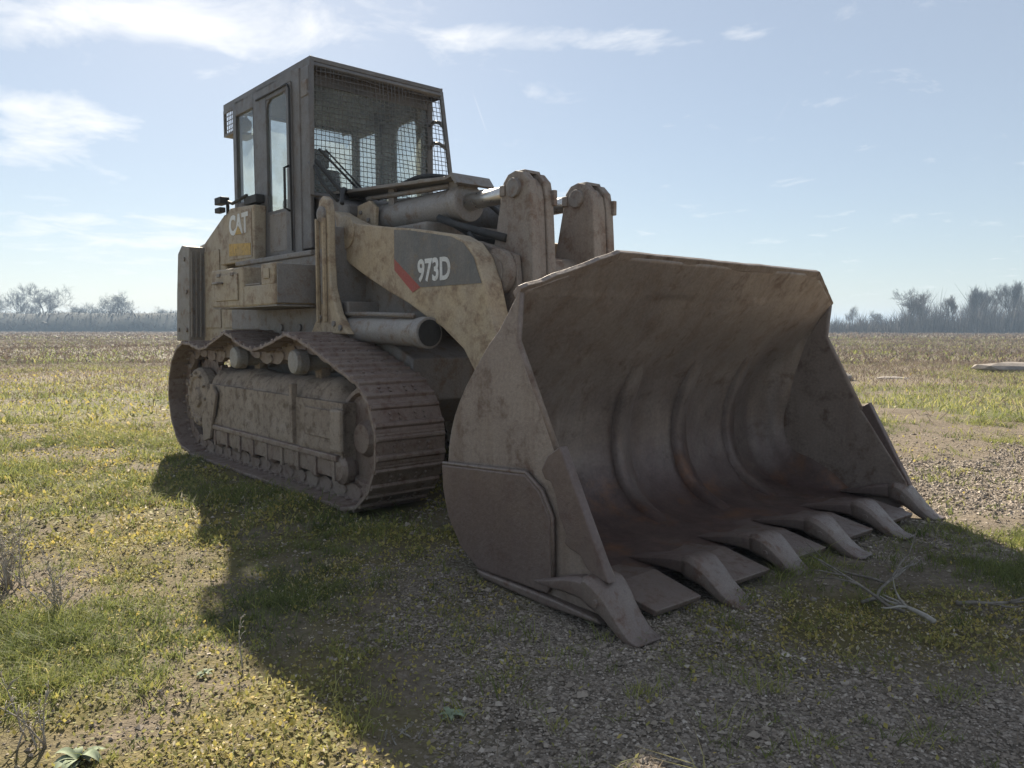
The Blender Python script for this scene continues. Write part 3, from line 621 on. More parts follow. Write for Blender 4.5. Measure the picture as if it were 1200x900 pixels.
for pts, r in [([(.10, -.30, 2.30), (.55, -.22, 2.42), (1.0, -.20, 2.36), (1.35, -.24, 2.24)], .017), ([(1.32, -.30, 2.24), (1.55, -.24, 2.06), (1.78, -.26, 1.90), (1.92, -.30, 1.74)], .018),
               ([(1.35, .05, 2.1), (1.5, .0, 1.85), (1.75, -.08, 1.72), (2.0, -.1, 1.66)], .02), ([(1.62, -.52, 1.86), (1.75, -.56, 1.76), (1.84, -.56, 1.62), (1.86, -.55, 1.46)], .016), ([(.25, -.72, 2.2), (.15, -.66, 2.32), (.0, -.55, 2.36), (-.15, -.45, 2.33)], .018)]:
    MB().path(catmull(pts, 6), r, 7).build('hydraulic_hose', M['rubber'], loader)
for x, z in [(.10, 2.08), (.22, 2.15), (.34, 2.08), (.22, 2.04)]: MB().tube((x, -.532, z), (x, -.548, z), .018, n=6).build('bolt', M['grey'], loader)
for x, y, z in [(-2.70, -.962, 1.2), (-2.95, -.962, 1.2), (-2.68, -.962, 1.6), (-2.72, -.962, 1.95)]: MB().tube((x, y+.004, z), (x, y-.014, z), .025, n=6).build('bolt', M['grey'], loader)
for x, z in [(.30, 1.30), (.52, 1.25), (.62, 1.22)]: MB().tube((x, -.948, z), (x, -.966, z), .022, n=6).build('bolt', M['grey'], loader)
MB().path([(-1.0, -1.262, 1.60), (-1.0, -1.30, 1.60), (-.86, -1.30, 1.60), (-.86, -1.262, 1.60)], .010, 6).build('grab_handle', M['grey'], tb)
for x in (-.95, -.65): MB().box(x-.03, x+.03, -1.272, -1.262, 1.655, 1.685).build('hinge', M['grey'], tb, .003)

# --- tilt levers
for y0, y1, dx in ((-.47, -.265, 0), (.135, .345, -.03)):
    lp = [(1.90+dx, 2.10), (1.915+dx, 2.16), (1.96+dx, 2.205), (2.03+dx, 2.222), (2.10+dx, 2.205), (2.155+dx, 2.15), (2.175+dx, 2.06), (2.19+dx, 1.85), (2.22+dx, 1.30), (2.30, 1.0), (2.1, 1.0), (1.80, 1.35), (1.77+dx, 1.60), (1.83+dx, 1.80)]
    mb = MB(); mb.prism(lp, y0, y0+.07); mb.prism(lp, y1-.07, y1); mb.prism([(a*.92+.163, b_-.03) for a, b_ in lp], y0+.069, y1-.069)
    lv = mb.build('tilt_lever', M['lever'], loader, .010)
    mb = MB(); mb.tube((2.03+dx, y0-.025, 2.11), (2.03+dx, y1+.025, 2.11), .062, n=18); mb.build('pin', M['grey'], lv, .006)
    mb = MB(); mb.prism([(1.97+dx, 2.205), (2.09+dx, 2.205), (2.08+dx, 2.228), (1.98+dx, 2.228)], y0+.04, y1-.03); mb.build('keeper_plate', M['lever'], lv, .006)
    for bx_ in ((2.15+dx, 2.20+dx, y1-.02, y1+.012, 2.0, 2.10), (1.89+dx, 1.94+dx, y0-.012, y0+.02, 2.07, 2.14)): MB().box(*bx_).build('stop_block', M['lever'], lv, .006)
    mb = MB(); mb.tube((2.2+dx, (y0+y1)/2, 1.15), (2.75, (y0+y1)/2, .95), .05, n=14); mb.build('tilt_link', M['lever'], lv)

# --- bucket
prof = catmull([(3.185, 1.385), (3.07, 1.235), (2.93, 1.07), (2.785, .89), (2.69, .70), (2.665, .50), (2.715, .31), (2.84, .165), (3.03, .095), (3.25, .075), (3.40, .07), (3.50, .065)], 5)
NP = len(prof)-1; W = 1.435
RIBY = (-.86, -.27, .32, .90)
def prof_at(u):
    k = u*NP; i = min(int(k), NP-1); return prof[i].lerp(prof[i+1], k-i)
def prof_n(u):
    d = prof_at(min(1, u+.01))-prof_at(max(0, u-.01)); return Vector((-d.y, d.x)).normalized()
def dent(y, u):
    p = prof_at(u); d = .010*mnoise.fractal(Vector((p.x*2.1, y*2.1, p.y*2.1)), 1., 2., 3)
    for c in RIBY:      # plates have bellied out between the welded straps
        pass
    s = abs(math.sin(math.pi*(y-.32)/.59)); return d+.03*s*math.sin(math.pi*min(1, u*1.15))
def shell(u, v):
    y = -W+2*W*v; g_ = .13
    if u < g_:      # the spill guard carries the curve on above the cheeks, its ends cut away
        t = (g_-u)/g_; fy = min(1, max(0, (1.452-abs(y))/.50)); q = .010*mnoise.noise(Vector((y*2.3, t, 7)))*t
        return (3.185+.14*t*fy+q, y, 1.385+.18*t*fy)
    u = (u-g_)/(1-g_); p = prof_at(u); n = prof_n(u); d = dent(y, u)*min(1, 8*(1-abs(2*v-1)))
    e = W-abs(y); rf = .20*sst(.06, .35, np.array(u)).item()*(1-sst(.72, .95, np.array(u)).item())+1e-4; d -= (rf-math.sqrt(max(0, rf*rf-(rf-e)**2))) if 0 <= e < rf else 0
    return (p.x+n.x*-d, y, p.y+n.y*-d)
mb = MB(); mb.grid(shell, 76, 116)
bucket = mb.build('bucket', M['bucket_in'], loader, 0, 0); sol = bucket.modifiers.new('solid', 'SOLIDIFY'); sol.thickness = .03; sol.offset = 0
inn = [(p.x, p.y) for p in prof]
front = [(3.72, .075), (3.745, .20), (3.40, .70), (3.165, 1.13), (3.185, 1.375)]
for s in (-1, 1):
    back = [(x-.02 if x < 3.0 else x, z-.03 if z < .3 else z) for x, z in inn[::2]]
    poly = [(3.19, 1.385)]+back[1:-1]+[(3.70, .035), (3.745, .10), (3.74, .21), (3.43, .66), (3.20, 1.09), (3.165, 1.16)]
    mb = MB(); mb.prism(poly, *sorted((s*1.465, s*1.43))); sp_ = mb.build('side_plate', M['bucket'], bucket, .006)
    wp = [(2.625, .525), (3.255, .565), (3.355, .50), (3.42, .40), (3.43, .10), (3.40, .055), (2.92, .05), (2.78, .13), (2.675, .27), (2.635, .40)]
    mb = MB(); mb.prism(wp, *sorted((s*1.494, s*1.466))); mb.build('wear_plate', M['wear'], bucket, .010)
    # scalloped side cutter along the front edge
    cut = [(3.76, .19), (3.475, .715), (3.40, .665), (3.36, .60), (3.385, .56), (3.42, .555), (3.45, .50), (3.47, .42), (3.515, .34), (3.50, .305), (3.54, .285), (3.60, .27), (3.635, .225), (3.68, .20)]
    mb = MB(); mb.prism(cut, *sorted((s*1.492, s*1.444))); mb.build('side_cutter', M['wear'], bucket, .006)
    mb = MB(); mb.path([(x-.004, s*1.447, z) for x, z in [(3.185, 1.375), (3.165, 1.16), (3.20, 1.09), (3.43, .66)]], .017, 6); mb.build('edge_bead', M['bucket'], bucket)
    mb = MB(); mb.prism([(2.90, .05), (3.45, .045), (3.70, .03), (3.72, .01), (3.40, .0), (2.95, .015)], *sorted((s*1.50, s*1.36))); mb.build('heel_shoe', M['tooth'], bucket, .012)
    mb = MB(); mb.path([(2.63, s*1.482, .53), (2.95, s*1.482, .55), (3.255, s*1.482, .57), (3.36, s*1.482, .505), (3.425, s*1.482, .40), (3.432, s*1.482, .10)], .011, 6); mb.build('weld_bead', M['tooth'], bucket)
# folded lip along the top of the spill guard
def lip(a, b_):
    mb = MB(); a, b_ = Vector(a), Vector(b_); n = 14; vs = []
    for i in range(n+1):
        p = a.lerp(b_, i/n)+Vector((0, 0, .006*mnoise.noise(Vector((i*.7, a.y, 3))))) 
        for dx, dz in ((-.035, .0), (.0, .026), (.028, .012), (.0, -.022), (-.02, -.03)): vs.append(p+Vector((dx, 0, dz)))
    fs = [(i*5+k, i*5+(k+1) % 5, (i+1)*5+(k+1) % 5, (i+1)*5+k) for i in range(n) for k in range(5)]+[(0, 1, 2, 3, 4), tuple(n*5+k for k in (4, 3, 2, 1, 0))]
    mb.add(vs, fs); mb.build('lip', M['bucket'], bucket, .004)
lip((3.325, -.965, 1.562), (3.325, .965, 1.562)); lip((3.175, -1.462, 1.378), (3.325, -.965, 1.562)); lip((3.325, .965, 1.562), (3.175, 1.462, 1.378))
# welded straps running up the curved back
for c in RIBY[1:]:
    vs = []; n = 40
    for i in range(n+1):
        u = .185+.60*i/n; p = prof_at(u); nn = prof_n(u); e = min(1, 5*i/n, 6*(n-i)/n); tw_ = c+.06*math.sin(i/n*3.1)
        for dy, h in ((-.05, -.02), (-.042, .050*e), (.015, .054*e), (.16, -.012)):
            vs.append((p.x+nn.x*h, tw_+dy, p.y+nn.y*h))
    fs = [(i*4+k, i*4+k+1, (i+1)*4+k+1, (i+1)*4+k) for i in range(n) for k in range(3)]
    mb = MB(); mb.add(vs, fs, True); mb.build('strap', M['bucket_in'], bucket)
# base edge, bolt-on segments, adapters and teeth
mb = MB(); mb.prism([(3.30, .085), (3.50, .080), (3.56, .062), (3.52, .022), (3.25, .03)], -1.43, 1.43); mb.build('cutting_edge', M['wear'], bucket, .004)
TY = [-1.40+i*.56 for i in range(6)]
for i in range(5):
    y0, y1 = TY[i]+.075, TY[i+1]-.165; mb = MB()
    mb.add([(3.36, y0, .082), (3.36, y1, .082), (3.60, y1+.02, .108), (3.60, y0, .108), (3.87, y1-.01, .062), (3.855, y0+.02, .060), (3.36, y0, .06), (3.36, y1, .06), (3.60, y1, .072), (3.60, y0, .072), (3.86, y1-.01, .036), (3.845, y0+.02, .034)],
           [(0, 1, 2, 3), (3, 2, 4, 5), (6, 9, 8, 7), (9, 11, 10, 8), (0, 6, 7, 1), (5, 4, 10, 11), (0, 3, 9, 6), (3, 5, 11, 9), (1, 7, 8, 2), (2, 8, 10, 4)])
    mb.build('edge_segment', M['tooth'], bucket, .005)
def tooth_mesh(scale=1.0, droop=1.0):
    ad_, tt = MB(), MB()
    # stations: x, centre z, half width, half height
    A = [(-.64, .085, .062, .006), (-.54, .098, .072, .016), (-.44, .114, .076, .028), (-.34, .124, .078, .038), (-.25, .118, .076, .042)]
    T = [(-.30, .128, .080, .044), (-.27, .128, .088, .054), (-.22, .116, .088, .054), (-.18, .094, .082, .047), (-.14, .064, .076, .040), (-.10, .038, .072, .032), (-.06, .018, .072, .022), (-.025, .008, .074, .014), (.005, .006, .070, .008), (.025, .010, .052, .004)]
    for st, mbb in ((A, ad_), (T, tt)):
        vs = []
        for x, z, w, h in st:
            cw, chh = w*.78, h*.62      # chamfered box section
            for dy, dz in ((w, -chh), (w, chh), (cw, h), (-cw, h), (-w, chh), (-w, -chh), (-cw, -h), (cw, -h)): vs.append((x*scale+random.uniform(-.004, .004), dy*scale+random.uniform(-.002, .002), z+dz*scale+random.uniform(-.0015, .0015)))
        n = len(st); mbb.add(vs, [(i*8+k, i*8+(k+1) % 8, (i+1)*8+(k+1) % 8, (i+1)*8+k) for i in range(n-1) for k in range(8)], True)
        mbb.add(vs, [tuple(range(7, -1, -1)), tuple((n-1)*8+k for k in range(8))])
    tt.tube((-.205, -.092, .10), (-.205, .092, .10), .016, n=8)
    return ad_.mesh('tooth_adapter', M['wear']), tt.mesh('tooth', M['tooth'])
am, tm = tooth_mesh()
for i, y in enumerate(TY):
    cn = i in (0, 5); s = -1 if i == 0 else 1
    for nm, me in (('tooth_adapter', am), ('tooth', tm)):
        o = link(nm, me, bucket, .006); o.location = (4.0, y, 0)
        if cn: o.location = (3.935, s*1.465, -.005); o.rotation_euler = (0, 0, s*R(3)); o.scale = (.95, 1.05, 1.2)
        else: o.rotation_euler.z = R(random.uniform(-3, 3)); o.location.x += random.uniform(-.015, .01)

# ------------------------------------------------------------------ ground cover (uncountable stuff)
def place(n, ymin, ymax, dens, margin=1.1):
    """random spots over the part of the field between two distances, kept where dens(x, y) allows"""
    u = rng.random(n); y = np.sqrt(ymin**2+u*(ymax**2-ymin**2)); x = (rng.random(n)*2-1)*(.80*y+margin)
    k = rng.random(n) < dens(x, y); x, y = x[k], y[k]
    c, s = math.cos(R(-48.77)), math.sin(R(-48.77)); dx, dy = x+.967, y-6.828; mx = dx*c+dy*s; my = -dx*s+dy*c
    bad = ((np.abs(my) < 1.52) & (mx > 2.66) & (mx < 3.80)) | ((np.abs(np.abs(my)-1.04) < .27) & (mx > -2.0) & (mx < 1.5))
    x, y = x[~bad], y[~bad]; return x, y, gh(x, y)
def stuff(name, parts, mat, label, cat):
    V, F, T = [], [], []; o = 0
    for v, f, t in parts: V.append(v); F.append(f+o); T.append(t); o += len(v)
    V, F, T = np.concatenate(V), np.concatenate(F), np.concatenate(T)
    me = bpy.data.meshes.new(name); fast_mesh(me, V, F); me.materials.append(mat)
    a = me.attributes.new('tint', 'FLOAT', 'POINT'); a.data.foreach_set('value', np.clip(T, 0, 1).astype(np.float32))
    return tag(link(name, me), label, cat, kind='stuff')
def blades(x, y, z, h, w, lean, tint):
    n = len(x); a = rng.random(n)*2*math.pi; ld = rng.random(n)*2*math.pi
    h = h*rng.uniform(.5, 1.25, n); lx, ly = np.cos(ld)*lean*h*rng.random(n), np.sin(ld)*lean*h*rng.random(n)
    wx, wy = np.cos(a)*w*.5, np.sin(a)*w*.5
    P = lambda t, s, k: np.stack([x+lx*t**2*1.6+wx*s*k, y+ly*t**2*1.6+wy*s*k, z-.004+h*t*(1-.18*lean*t)], 1)
    V = np.stack([P(0, -1, 1), P(0, 1, 1), P(.55, -1, .8), P(.55, 1, .8), P(1, 0, 0)], 1).reshape(-1, 3)
    b = (np.arange(n)*5)[:, None]; F = np.concatenate([b+[0, 1, 3], b+[0, 3, 2], b+[2, 3, 4]])
    return V, F, np.repeat(tint, 5)
def leaves(x, y, z, r, tilt, tint, lift=.012):
    n = len(x); a = rng.random(n)*2*math.pi; r = r*rng.uniform(.5, 1.4, n); el = (rng.random(n)*2-.6)*tilt
    ux, uy, uz = np.cos(a)*np.cos(el), np.sin(a)*np.cos(el), np.sin(el); vx, vy = -np.sin(a), np.cos(a)
    zz = z+rng.random(n)*lift; ro = (rng.random(n)-.5)*tilt
    P = lambda s, t: np.stack([x+(ux*s+vx*t)*r, y+(uy*s+vy*t)*r, zz+(uz*s+ro*t)*r+.003], 1)
    V = np.stack([P(0, 0), P(.6, -.42), P(1.35, 0), P(.6, .42)], 1).reshape(-1, 3); b = (np.arange(n)*4)[:, None]
    return V, np.concatenate([b+[0, 1, 2], b+[0, 2, 3]]), np.repeat(tint, 4)
def stones(x, y, z, r, tint):
    n = len(x); r = r*np.exp(rng.normal(0, .35, n)); base = np.array([(1, 0, 0), (-1, 0, 0), (0, 1, 0), (0, -1, 0), (0, 0, 1), (0, 0, -1)], float)
    v = base[None]*rng.uniform(.65, 1.25, (n, 6, 1))+rng.normal(0, .16, (n, 6, 3)); v[:, :, 2] *= .62
    a = rng.random(n)*2*math.pi; c, s = np.cos(a)[:, None], np.sin(a)[:, None]
    X = (v[:, :, 0]*c-v[:, :, 1]*s)*r[:, None]+x[:, None]; Y = (v[:, :, 0]*s+v[:, :, 1]*c)*r[:, None]+y[:, None]; Z = v[:, :, 2]*r[:, None]+(z+r*.22)[:, None]
    b = (np.arange(n)*6)[:, None]; F = np.concatenate([b+f for f in ([0, 2, 4], [2, 1, 4], [1, 3, 4], [3, 0, 4], [2, 0, 5], [1, 2, 5], [3, 1, 5], [0, 3, 5])])
    return np.stack([X, Y, Z], 2).reshape(-1, 3), F, np.repeat(tint, 6)
F_ = lambda i: (lambda x, y: fields(x, y)[i])
gs = []
for n, a, b_, r in ((190000, 1.3, 4.2, .0046), (12000, 1.3, 5.5, .009), (100000, 4.0, 9.0, .010)):
    x, y, z = place(n, a, b_, lambda x, y: .10+.9*fields(x, y)[0]); gs.append(stones(x, y, z, r, np.clip(rng.beta(2, 3.6, len(x)), 0, 1)))
stuff('gravel', gs, M['stone'], 'loose grey gravel scattered over the ground', 'gravel')
gs = []
for n, a, b_, r in ((130000, 1.3, 4.5, .0125), (120000, 4.2, 9.5, .021), (80000, 9.0, 22, .045)):
    x, y, z = place(n, a, b_, lambda x, y: (.03+.97*np.maximum(fields(x, y)[2], .38*sst(.2, -.6, x)))*(.25+.75*sst(.38, .58, fields(x, y)[4]))); t = .15+.75*fbm(x, y, 1.7, 71)+rng.normal(0, .16, len(x)); gs.append(leaves(x, y, z, r, 1.0, t, .035*fbm(x, y, 4, 55)))
for n, a, b_, r in ((45000, 1.3, 4.8, .009), (45000, 4.5, 10, .016)):   # pale dead leaves and chips
    x, y, z = place(n, a, b_, lambda x, y: .75*sst(.3, .75, fields(x, y)[3]+fields(x, y)[2]*.5)*(1-.6*fields(x, y)[0])); gs.append(leaves(x, y, z, r, 1.1, .86+.16*rng.random(len(x)), .02))
stuff('moss_and_leaves', gs, M['moss'], 'yellow green moss and small leaves covering the ground', 'moss')
gs = []
for n, a, b_, m_, h, w, sp in ((16000, 1.3, 4.6, 16, .055, .0038, .022), (15000, 4.3, 10, 12, .075, .0065, .04)):     # tufts
    x, y, z = place(n, a, b_, lambda x, y: .05+.95*fields(x, y)[1]); k = len(x); sz = np.repeat(rng.lognormal(0, .35, k), m_); tt = np.repeat(.05+.6*fbm(x, y, .9, 83)+rng.normal(0, .14, k), m_)
    x, y = np.repeat(x, m_)+rng.normal(0, sp, k*m_)*sz, np.repeat(y, m_)+rng.normal(0, sp, k*m_)*sz
    gs.append(blades(x, y, gh(x, y), h*sz, w, 1.1, tt+rng.normal(0, .1, len(x))))
for n, a, b_, h, w in ((30000, 1.3, 4.5, .035, .0035), (60000, 4.2, 10, .05, .006), (110000, 9.5, 30, .11, .016), (90000, 26, 110, .22, .05)):
    x, y, z = place(n, a, b_, lambda x, y: .03+.97*fields(x, y)[1]); t = .05+.62*fbm(x, y, .9, 83)+rng.normal(0, .16, len(x))+.22*sst(6, 12, np.hypot(x, y))-.2*sst(16, 32, np.hypot(x, y)); gs.append(blades(x, y, z, h*(.6+.9*fbm(x, y, 2.2, 5)), w, .9, t))
stuff('grass', gs, M['grass'], 'short patchy green grass growing through the gravel', 'grass')
gs = []
for n, a, b_, h, w in ((40000, 1.3, 4.5, .05, .0028), (70000, 4.2, 10, .08, .005), (110000, 9.5, 28, .15, .014), (90000, 26, 80, .30, .05), (50000, 75, 215, .55, .16)):
    x, y, z = place(n, a, b_, lambda x, y: .04+.75*fields(x, y)[3]); t = .1+.7*fbm(x, y, .5, 93)+rng.normal(0, .2, len(x))-.08-.3*sst(14, 45, np.hypot(x, y)); gs.append(blades(x, y, z, h*(.4+1.2*fbm(x, y, .4, 15)), w, 1.3, t))
stuff('dead_grass', gs, M['dry'], 'brown dead grass and weeds across the field', 'grass')

# ------------------------------------------------------------------ small things lying and growing on the ground
def on_ground(px, py, dz=0):     # where a spot of the field lies
    a = (px-600)/900.4; b_ = (450-py)/900.4; p = R(4.134); d = Vector((a, math.cos(p)+b_*math.sin(p), -math.sin(p)+b_*math.cos(p))); t = -CAM_H/d.z
    x, y = d.x*t, d.y*t; return Vector((x, y, float(gh(np.array([x]), np.array([y]))[0])+dz))
def dead_branch(px, py, ln, az, seed, r, label, mat='twig'):
    rd = random.Random(seed); root = empty('dead_branch', on_ground(px, py, .02)); tag(root, label, 'branch', 'dead branches beside the bucket')
    def limb(p, d, l, r, name, depth):
        pts = [p]; rr = [r]
        for i in range(6):
            d = (d+Vector((rd.uniform(-.35, .35), rd.uniform(-.35, .35), rd.uniform(-.18, .2)))).normalized(); q = pts[-1]+d*l/6; q.z = max(r*.8, q.z); pts.append(q); rr.append(r*(1-i/7))
        mb = MB(); mb.path(pts, rr, 5); o = mb.build(name, M[mat], root)
        if depth:
            for k in range(3): i = rd.randint(1, 4); limb(pts[i], (d+Vector((rd.uniform(-1.2, 1.2), rd.uniform(-1.2, 1.2), rd.uniform(-.1, .7)))).normalized(), l*rd.uniform(.35, .6), r*.55, 'twig', depth-1)
    limb(Vector((0, 0, r)), Vector((math.cos(R(az)), math.sin(R(az)), .12)), ln, r, 'stem', 1)
dead_branch(1095, 742, .26, 100, 1, .011, 'pale forked branch lying nearest the camera right of the bucket', 'pale_twig')
dead_branch(1010, 712, .62, 28, 2, .009, 'long thin dead branch leaning up in the grass right of the bucket')
dead_branch(1040, 690, .45, 120, 3, .007, 'thin twiggy branch on the grass in front of the bucket teeth')
dead_branch(1120, 715, .40, 10, 4, .009, 'dark dead branch at the right edge of the twig heap')
dead_branch(1060, 725, .40, 160, 5, .008, 'small broken branch among the gravel below the twig heap')
def weed(px, py, h, n, spread, seed, label, green, group):
    rd = random.Random(seed); root = empty('dead_weed', on_ground(px, py)); tag(root, label, 'weed', group)
    for k in range(n):
        a = rd.uniform(0, 6.28); d = Vector((math.cos(a)*spread*rd.random(), math.sin(a)*spread*rd.random(), 1)).normalized(); l = h*rd.uniform(.5, 1.1); p = Vector((rd.uniform(-.05, .05), rd.uniform(-.05, .05), 0)); pts = [p]
        for i in range(5): d = (d+Vector((rd.uniform(-.15, .15), rd.uniform(-.15, .15), -.03*i))).normalized(); pts.append(pts[-1]+d*l/5)
        mb = MB(); mb.path(pts, [.0032*(1-i/7) for i in range(6)], 4)
        for i in range(2, 6):
            for j in range(3):
                t = Vector((rd.uniform(-1, 1), rd.uniform(-1, 1), rd.uniform(.1, .9))).normalized(); q = pts[i]+t*l*rd.uniform(.08, .22)
                mb.path([pts[i], (pts[i]+q)/2+Vector((0, 0, .006)), q], [.0018, .0014, .0006], 3)
        mb.build('stem', M['pale_twig'], root)
weed(14, 690, .38, 26, .7, 1, 'bushy tangle of dead weed stems at the left edge of the grass', 0, 'dead weeds in the grass')
weed(66, 715, .26, 14, 1.0, 2, 'low pale dead weed stems beside the bushy left-edge tangle', 0, 'dead weeds in the grass')
weed(285, 778, .20, 1, .25, 3, 'single upright dead weed stem at the edge of the shadow', 0, 'dead weeds in the grass')
weed(40, 880, .20, 7, .8, 4, 'dead weed stems in the bottom left corner beside broad leaves', 0, 'dead weeds in the grass')
weed(470, 870, .06, 5, 1.2, 6, 'tiny dry weed on the shaded gravel near the bottom edge', 0, 'dead weeds in the grass')
m, nt, b = material('felty_leaf'); b.inputs['Roughness'].default_value = .9; t = N(nt, 'ShaderNodeTexCoord')
L(nt, ramp(nt, nnoise(nt, t.outputs['Object'], 30, 4), [(.3, (.14, .18, .10)), (.7, (.27, .31, .21))]), b.inputs['Base Color']); M['felt'] = m
def rosette(px, py, r, n, seed, label):
    rd = random.Random(seed); root = empty('rosette_plant', on_ground(px, py)); tag(root, label, 'plant', 'leafy rosettes')
    for k in range(n):
        a = k*2.4+rd.uniform(-.2, .2); l = r*rd.uniform(.6, 1.05); lift = rd.uniform(.3, 1.5); mb = MB()
        def f(u, v, a=a, l=l, lift=lift):
            w = l*.20*math.sin(math.pi*min(1, .08+u*.95))**.8; s = (v-.5)*2; x = u*l; z = lift*l*(u-.9*u*u)+.006+abs(s)*w*.25
            return (x*math.cos(a)-s*w*math.sin(a), x*math.sin(a)+s*w*math.cos(a), z)
        mb.grid(f, 7, 4); mb.build('leaf', M['felt'], root)
rosette(92, 897, .075, 18, 1, 'grey green broad-leaved rosette in the bottom left corner')
rosette(528, 838, .05, 12, 2, 'small green rosette growing in the shaded gravel at the bottom')
rosette(240, 795, .035, 9, 3, 'small pale rosette in the sunlit grass left of the shadow')
def rock(name, px, py, s, seed, label, cat, mat='concrete', flat=.6, group=None):
    bm = bmesh.new(); bmesh.ops.create_icosphere(bm, subdivisions=2, radius=1)
    for v in bm.verts:
        k = 1+.28*mnoise.noise(v.co*1.3+Vector((seed*3.1, 0, 0)))+.12*mnoise.noise(v.co*3+Vector((0, seed, 0))); v.co = Vector((v.co.x*k*s[0], v.co.y*k*s[1], v.co.z*k*s[2]))
    me = bpy.data.meshes.new(name); bm.to_mesh(me); bm.free(); me.materials.append(M[mat]); o = link(name, me); o.location = on_ground(px, py, s[2]*.45); return tag(o, label, cat, group)
rock('pebble', 836, 738, (.022, .016, .014), 1, 'larger pale stone on the moss in front of the bucket', 'stone', group='pale stones on the shaded ground')
rock('pebble', 846, 731, (.013, .011, .010), 2, 'smaller stone just behind the pale one before the bucket', 'stone', group='pale stones on the shaded ground')
rock('pebble', 953, 705, (.016, .012, .010), 3, 'small white stone between the bucket teeth and the branches', 'stone', group='pale stones on the shaded ground')
rock('pebble', 1165, 708, (.028, .02, .014), 4, 'flat pale stone near the right edge', 'stone', group='pale stones on the shaded ground')
rock('concrete_chunk', 988, 446, (.22, .18, .12), 5, 'white lump of concrete beside the bucket far out in the field', 'rubble', group='rubble out in the field')
rock('concrete_chunk', 1045, 444, (.45, .25, .05), 6, 'thin pale slab lying in the field right of the bucket', 'rubble', group='rubble out in the field')
rock('concrete_chunk', 1182, 435, (.95, .6, .20), 7, 'long low grey slab mound at the right edge of the field', 'rubble', group='rubble out in the field')

# ------------------------------------------------------------------ far trees
def tree_meshes(seed, h, spread, upright):
    rd = random.Random(seed); tr, cr = MB(), MB()
    def seg(mbb, a, b_, r0, r1):
        mbb.tube(a, b_, r0, r1, n=5 if r0 > .05 else 3, caps=False)
    def grow(p, d, l, r, depth):
        n = 3; q = p
        for i in range(n):
            d = (d+Vector((rd.gauss(0, .16), rd.gauss(0, .16), rd.gauss(.03, .08)))).normalized(); e = q+d*l/n; seg(tr if depth < 2 else cr, q, e, r*(1-.2*i/n), r*(1-.2*(i+1)/n)); q = e
            if depth < 5 and (i > 0 or depth > 0):
                for k in range(rd.choice((1, 2, 2)) if depth < 4 else 3):
                    a = rd.uniform(0, 6.28); t = d.orthogonal().normalized(); t.rotate(Matrix.Rotation(a, 3, d)); nd = (d*rd.uniform(.5, 1.0)+t*spread*rd.uniform(.5, 1.1)+Vector((0, 0, upright))).normalized()
                    grow(q, nd, l*rd.uniform(.52, .78), max(.011, r*rd.uniform(.45, .62)), depth+1)
    grow(Vector((0, 0, -.3)), Vector((0, 0, 1)), h*.42, h*.017, 0)
    zs = [v[2] for v in tr.v+cr.v]; k = h/max(zs)
    for mbb in (tr, cr): mbb.v = [(x*k, y*k, z*k) for x, y, z in mbb.v]
    out = []
    for nm, mbb in (('trunk', tr), ('crown', cr)):
        me = bpy.data.meshes.new(nm); me.from_pydata(mbb.v, [], mbb.f); me.update(); me.materials.append(M['bark']); out.append(me)
    return out
protos = [tree_meshes(3, 10, .85, .15), tree_meshes(8, 10, .65, .3), tree_meshes(14, 10, .5, .45), tree_meshes(21, 10, 1.0, .1)]
def tree(name, px, Y, top, proto, wide, label, group, rz):
    X = (px-600)/900.4*Y; h = (385-top)/900.4*Y+CAM_H
    root = empty(name, (X, Y, 0), rz); root.scale = (h/10*wide, h/10*wide, h/10); tag(root, label, 'tree', group)
    for nm, me in zip(('trunk', 'crown'), protos[proto]): link(nm, me, root)
WG = 'bare trees of the wood on the right horizon'
for i, (px, Y, top, pr, wd, lab) in enumerate([
    (1062, 172, 337, 0, 1.05, 'broad bare tree at the left end of the right-hand wood'),
    (1086, 180, 341, 1, .9, 'bare tree just right of the broad one ending the wood'),
    (1112, 176, 345, 2, .9, 'low slim bare tree third from the left end of the wood'),
    (1128, 184, 340, 1, .8, 'slim bare tree fourth from the left end of the wood'),
    (1146, 174, 334, 2, 1.0, 'upright bare tree in the middle of the right-hand wood'),
    (1162, 182, 331, 0, .8, 'bare tree standing right of the upright middle one in the wood'),
    (1178, 172, 328, 2, 1.0, 'tall bare tree second from the right edge of the photo'),
    (1196, 178, 323, 1, 1.0, 'tallest bare tree of the wood cut by the right photo edge'),
    (1000, 210, 357, 1, .6, 'thin bare sapling close beside the bucket on the right horizon'),
    (1024, 200, 363, 3, 1.0, 'low bare tree between the sapling and the right-hand wood')]):
    tree('bare_tree', px, Y, top, pr, wd, lab, WG, i*1.7)
LG = 'bare trees behind the bank on the left horizon'
for i, (px, Y, top, pr, wd, lab) in enumerate([
    (47, 250, 331, 0, 1.15, 'broadest bare tree behind the bank on the left horizon'),
    (148, 255, 339, 3, .95, 'lone round bare tree nearest the machine on the left horizon'),
    (20, 260, 340, 1, 1.1, 'bare tree left of the broadest one behind the bank'),
    (102, 265, 354, 3, 1.2, 'low bare tree midway between the two larger left trees'),
    (122, 270, 353, 0, 1.1, 'low bare tree just left of the lone round one'),
    (186, 265, 358, 3, 1.1, 'lowest bare tree beside the machine on the left horizon'),
    (-8, 255, 345, 0, 1.0, 'bare tree cut by the left photo edge')]):
    tree('bare_tree', px, Y, top, pr, wd, lab, LG, i*2.3+.4)
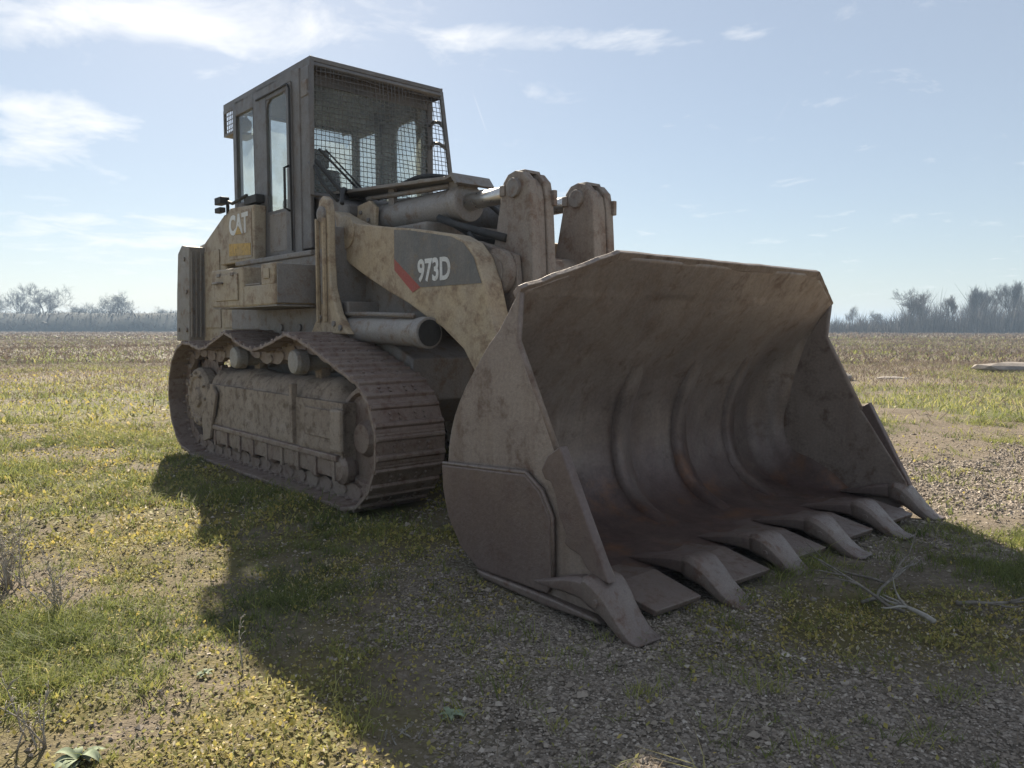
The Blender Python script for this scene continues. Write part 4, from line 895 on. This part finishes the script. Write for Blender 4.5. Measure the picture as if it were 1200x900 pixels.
# the thicket under the wood: one mass of thin stems
gs = []
n = 32000; Y = rng.uniform(165, 215, n); px = rng.uniform(965, 1420, n); X = (px-600)/900*Y
hh = np.interp(px, [965, 1000, 1045, 1060, 1120, 1200, 1420], [3.5, 4.2, 5.5, 8.5, 8.5, 10.5, 10.5])*(.35+.65*rng.random(n)**1.5)*(.7+.6*vnoise(px/9, Y*0, 4))
gs.append(blades(X, Y, np.full(n, -.2), hh, rng.uniform(.04, .13, n), .35, rng.random(n)))
M['scrub'] = leafy('bare_scrub', [(0, (.05, .04, .035)), (1, (.12, .10, .085))], 0)
stuff('thicket', gs, M['scrub'], 'dense brown grey thicket under the trees on the right horizon', 'thicket')
gs = []
n = 9000; Y = rng.uniform(236, 262, n); px = rng.uniform(-260, 560, n); X = (px-600)/900*Y; hh = (2.2+2.2*vnoise(px/14, Y*0, 6))*(.5+.5*rng.random(n)); gs.append(blades(X, Y, np.full(n, 1.0), hh, rng.uniform(.06, .2, n), .5, rng.random(n)))
stuff('hedge', gs, M['scrub'], 'low scrubby hedge along the top of the left bank', 'hedge')
m, nt, b = material('bank_turf'); b.inputs['Roughness'].default_value = 1; t = N(nt, 'ShaderNodeTexCoord')
L(nt, ramp(nt, nnoise(nt, t.outputs['Object'], .25, 6, .65), [(.3, (.022, .027, .024)), (.7, (.055, .055, .042))]), b.inputs['Base Color']); M['bank'] = m
mb = MB()
def bank(u, v):
    x = -420+u*400; s = v*2-1; h = 5.9*(1-abs(s)**1.6)*min(1, 6*(1-u), 6*u+.2); return (x, 225+12*s+.02*x, h-.25+.35*mnoise.noise(Vector((x*.09, s*2, 0))))
gs = []; n = 7000; u = rng.random(n); X = -420+u*395; s_ = rng.uniform(-.95, .2, n); Y = 225+12*s_+.02*X; Z = 5.9*(1-np.abs(s_)**1.6)-.4
gs.append(blades(X, Y, Z, rng.uniform(.4, 1.7, n)*(.5+vnoise(X/7, Y/3, 3)), rng.uniform(.1, .35, n), .8, rng.random(n))); stuff('bank_scrub', gs, M['scrub'], 'dark scrub growing over the slope of the left bank', 'scrub')
mb.grid(bank, 160, 14); tag(mb.build('embankment', M['bank']), kind='structure')

# ------------------------------------------------------------------ haze in the air
m = bpy.data.materials.new('haze'); m.use_nodes = True; nt = m.node_tree; nt.nodes.clear()
pv = N(nt, 'ShaderNodeVolumePrincipled'); pv.inputs['Color'].default_value = (.56, .75, 1, 1); pv.inputs['Density'].default_value = .00095; pv.inputs['Anisotropy'].default_value = .0
om = N(nt, 'ShaderNodeOutputMaterial'); L(nt, pv.outputs[0], om.inputs['Volume'])
mb = MB(); mb.box(-1450, 1450, -1450, 1450, -2.2, 19); hz = mb.build('haze', m); tag(hz, 'thin pale haze hanging over the field', 'haze', kind='stuff')
